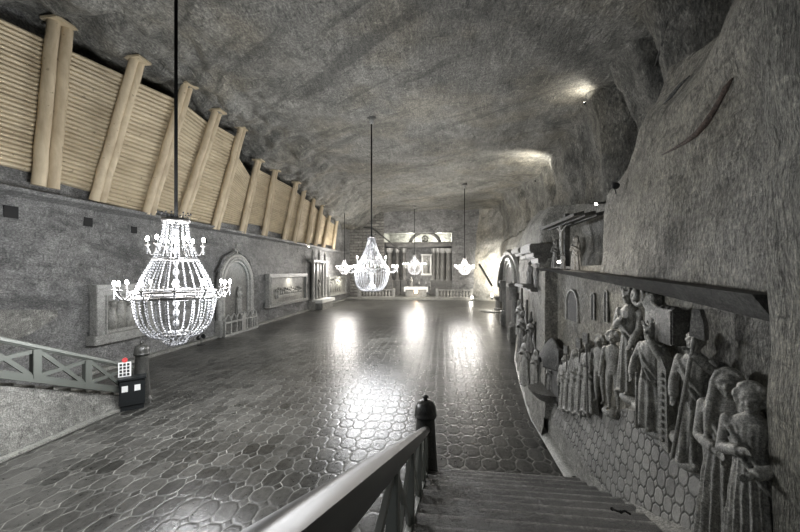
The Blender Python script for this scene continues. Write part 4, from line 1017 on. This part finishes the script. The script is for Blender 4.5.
q = MB(); q.tube([(Rl*math.cos(PI*k/16), 0, .4+hl*math.sin(PI*k/16)) for k in range(17)], .26, 8); q.build('arch_ring', M['carveD'], t, True)
q = MB(); q.ring((0,0,0), .42, .12, 16, 6); q.v = [(x, z, y+.4+hl*.45) for x, y, z in q.v]
for k in range(8): q.tube([(0,0,.4+hl*.45),(.7*math.cos(k*PI/4),0,.4+hl*.45+.7*math.sin(k*PI/4))], [.07,.03], 5)
q.build('ornament', M['carveD'], t, True)
q = MB(); q.ball((0,0,.55+hl), (.5,.25,.35), 12, 8); q.ball((-.7,0,.35+hl), (.35,.2,.22), 10, 6); q.ball((.7,0,.35+hl), (.35,.2,.22), 10, 6); q.build('crest', M['carveD'], t, True)
point((c.x-2.2, YF+5.4, zc+.95), 900, .3, (1,.98,.82)); point((c.x+2.2, YF+5.4, zc+.95), 900, .3, (1,.98,.82))
q = MB(); q.box((ox0-.3, YF+3.3, zc-.05), (ox1+.3, YF+7.4, zc+.15)); struct(q.build('trim_11', M['rockL']))  # unseen slab added to keep lunette light off the columns below
# lit niche with statue
a, b = onY(421.5, 262, YF+7), onY(431.5, 262, YF+7); zt_, zb_ = onY(426, 254, YF+7).z, onY(426, 274, YF+7).z; w = b.x-a.x
t = thing('lit_niche', 'bright framed niche above the main altar', 'niche', ((a.x+b.x)/2, YF+7.2, zb_)); h = zt_-zb_
q = MB(); q.box((-w/2,-.2,0), (-w/2+.22,.2,h)); q.box((w/2-.22,-.2,0), (w/2,.2,h)); q.box((-w/2-.1,-.25,h-.25), (w/2+.1,.2,h)); q.box((-w/2-.1,-.3,-.2), (w/2+.1,.2,.1)); q.build('frame', M['white'], t)
q = MB(); q.box((-w/2+.2,.02,.1), (w/2-.2,.18,h-.2)); q.build('back_panel', M['carve'], t)
s0 = thing('carved_figure', 'small statue inside the bright niche above the altar', 'carved figure', ((a.x+b.x)/2, YF+6.95, zb_+.1)); carve(figure(h*.78, arms=[down(-1), down(1)], hair='hood'), 'figure', M['carve'], s0, h*.78, .022)
spot(((a.x+b.x)/2, YF+5.2, zt_-.6), ((a.x+b.x)/2, YF+7.2, zb_+h*.5), 90, 70, .1)
point(((ox0+ox1)/2, YF+4.6, 3.0), 160, .4)
for px, lab in ((411,'robed statue standing left behind the main altar table'),(432,'robed statue standing right behind the main altar table')):
    c = onY(px, 290, YF+5); s0 = thing('carved_figure', lab, 'carved figure', (c.x, YF+5, Z0+.9)); carve(figure(1.9, arms=[(-1,(-.13,-.05,.62),(-.03,-.13,.7)),(1,(.13,-.05,.62),(.03,-.13,.7))], hair='hood'), 'figure', M['carve'], s0, 1.9, .022)
    q = MB(); q.box((-.4,-.4,-.9), (.4,.4,0), bev=.04); q.build('pedestal', M['carveD'], s0)
# small lamps on the platform edge
for px, lab in ((472,'bright small lamp on the right end of the platform step'),(492,'small lamp on the pulpit plinth')):
    c = onY(px, 300, YF-.6 if px == 472 else 38.5); zz = .15 if px == 472 else 1.0
    t = thing('floor_lamp', lab, 'lamp', (c.x, c.y, zz if px == 492 else 0))
    q = MB(); q.lathe([(.14,0),(.12,.1),(.05,.14),(.05,.3)], n=12); q.build('base', M['black'], t)
    q = MB(); q.ball((0,0,.45), (.14,.14,.18), 12, 8); q.build('globe', M['lamp'], t, True)
    point((c.x-.25, c.y-.25, (zz if px == 492 else 0)+.6), 45, .12)
c = onY(496, 311, 36.0); t = thing('pulpit', 'round salt pulpit plinth on a low disc at the right wall', 'pulpit', (c.x, 36, 0))
q = MB(); q.lathe([(1.25,0),(1.25,.1),(1.1,.14)], (-.4,0,0), 28); q.build('disc_step', M['edge'], t, 'auto')
q = MB(); q.lathe([(.5,.1),(.5,.3),(.38,.4),(.36,1.2),(.5,1.3),(.52,1.45),(.4,1.5)], (.3,0,0), 20); q.build('plinth', M['carveD'], t, 'auto')
# floodlight beam boom on the far right
a, b = onY(479, 264, 44), onY(492, 286, 44); q = MB(); q.tube([a, b], .13, 7); tag(q.build('lamp_boom', M['dark'], None, True), 'dark slanting pole below the floodlight at the far right rock', 'pole')
# portal on the right
pA, pB = onX(515.5, 341, 4.05), onX(505.5, 327, 4.55); pA.z = pB.z = 0
t = thing('portal', 'carved round-arched portal with two columns in the right wall', 'portal', (4.3, (pA.y+pB.y)/2, 0)); hw = abs(pB.y-pA.y)/2; O = t.location
def L(p): return Vector(p)-Vector(O)
zc_ = 3.0
for p in (pA, pB):
    q = MB(); l = L(p); q.box((l.x-.38,l.y-.38,0), (l.x+.5,l.y+.38,.9), bev=.06); q.lathe([(.34,.9),(.34,1.05),(.24,1.15),(.22,zc_-.5),(.26,zc_-.4)], (l.x,l.y,0), 18); q.build('column', M['carveD'], t, 'auto')
    q = MB(); q.lathe([(.26,zc_-.4),(.4,zc_-.05),(.44,zc_+.1)], (l.x,l.y,0), 18); q.box((l.x-.45,l.y-.45,zc_+.1), (l.x+.6,l.y+.45,zc_+.3), bev=.03); q.build('capital', M['carveD'], t, 'auto')
q = MB(); lA, lB = L(pA), L(pB)
for r, x in ((1.0,0),(.86,.12),(.72,.22)):
    q.tube([((lA.x+lB.x)/2+(lB.x-lA.x)/2*math.cos(PI*k/16)*r+x, (lA.y+lB.y)/2+(lB.y-lA.y)/2*r*math.cos(PI*k/16), zc_+.3+1.5*r*math.sin(PI*k/16)) for k in range(17)], .2, 8)
q.build('arch', M['carve'], t, 'auto')
q = MB(); hh = [(-hw*.7,0)]+[(-hw*.7*math.cos(PI*k/12), zc_+.3+1.05*math.sin(PI*k/12)) for k in range(13)]+[(hw*.7,0)]; q.prism(hh, 0, .1, .4); q.build('recess_panel', M['dark'], t)  # dark panel painted as the shade within the portal opening
q = MB(); q.tube([(0, hw*1.22*math.cos(PI*k/18), zc_-.2+2.35*math.sin(PI*k/18)) for k in range(19)], .26, 8); q.build('hood_moulding', M['carveD'], t, 'auto')
for px, yt, yb, X, lab in ((511.5,282,300,4.25,'statue standing in the portal of the right wall'),(502,278,302,4.9,'statue on the far side of the portal')):
    place_fig(px, yt, yb, X, lab, arms=[down(-1), down(1)], hair='hood', vox=.02, m=M['carveD'])
# @@DE

S.view_settings.view_transform = 'Standard'; S.view_settings.look = 'None'; S.view_settings.gamma = 1; S.view_settings.exposure = 0.14
S.view_settings.use_curve_mapping = False
S.cycles.max_bounces = 6; S.cycles.diffuse_bounces = 4; S.cycles.glossy_bounces = 3; S.cycles.transmission_bounces = 4
S.cycles.sample_clamp_indirect = 6; S.cycles.sample_clamp_direct = 0; S.cycles.caustics_reflective = False; S.cycles.caustics_refractive = False
S.cycles.use_denoising = True
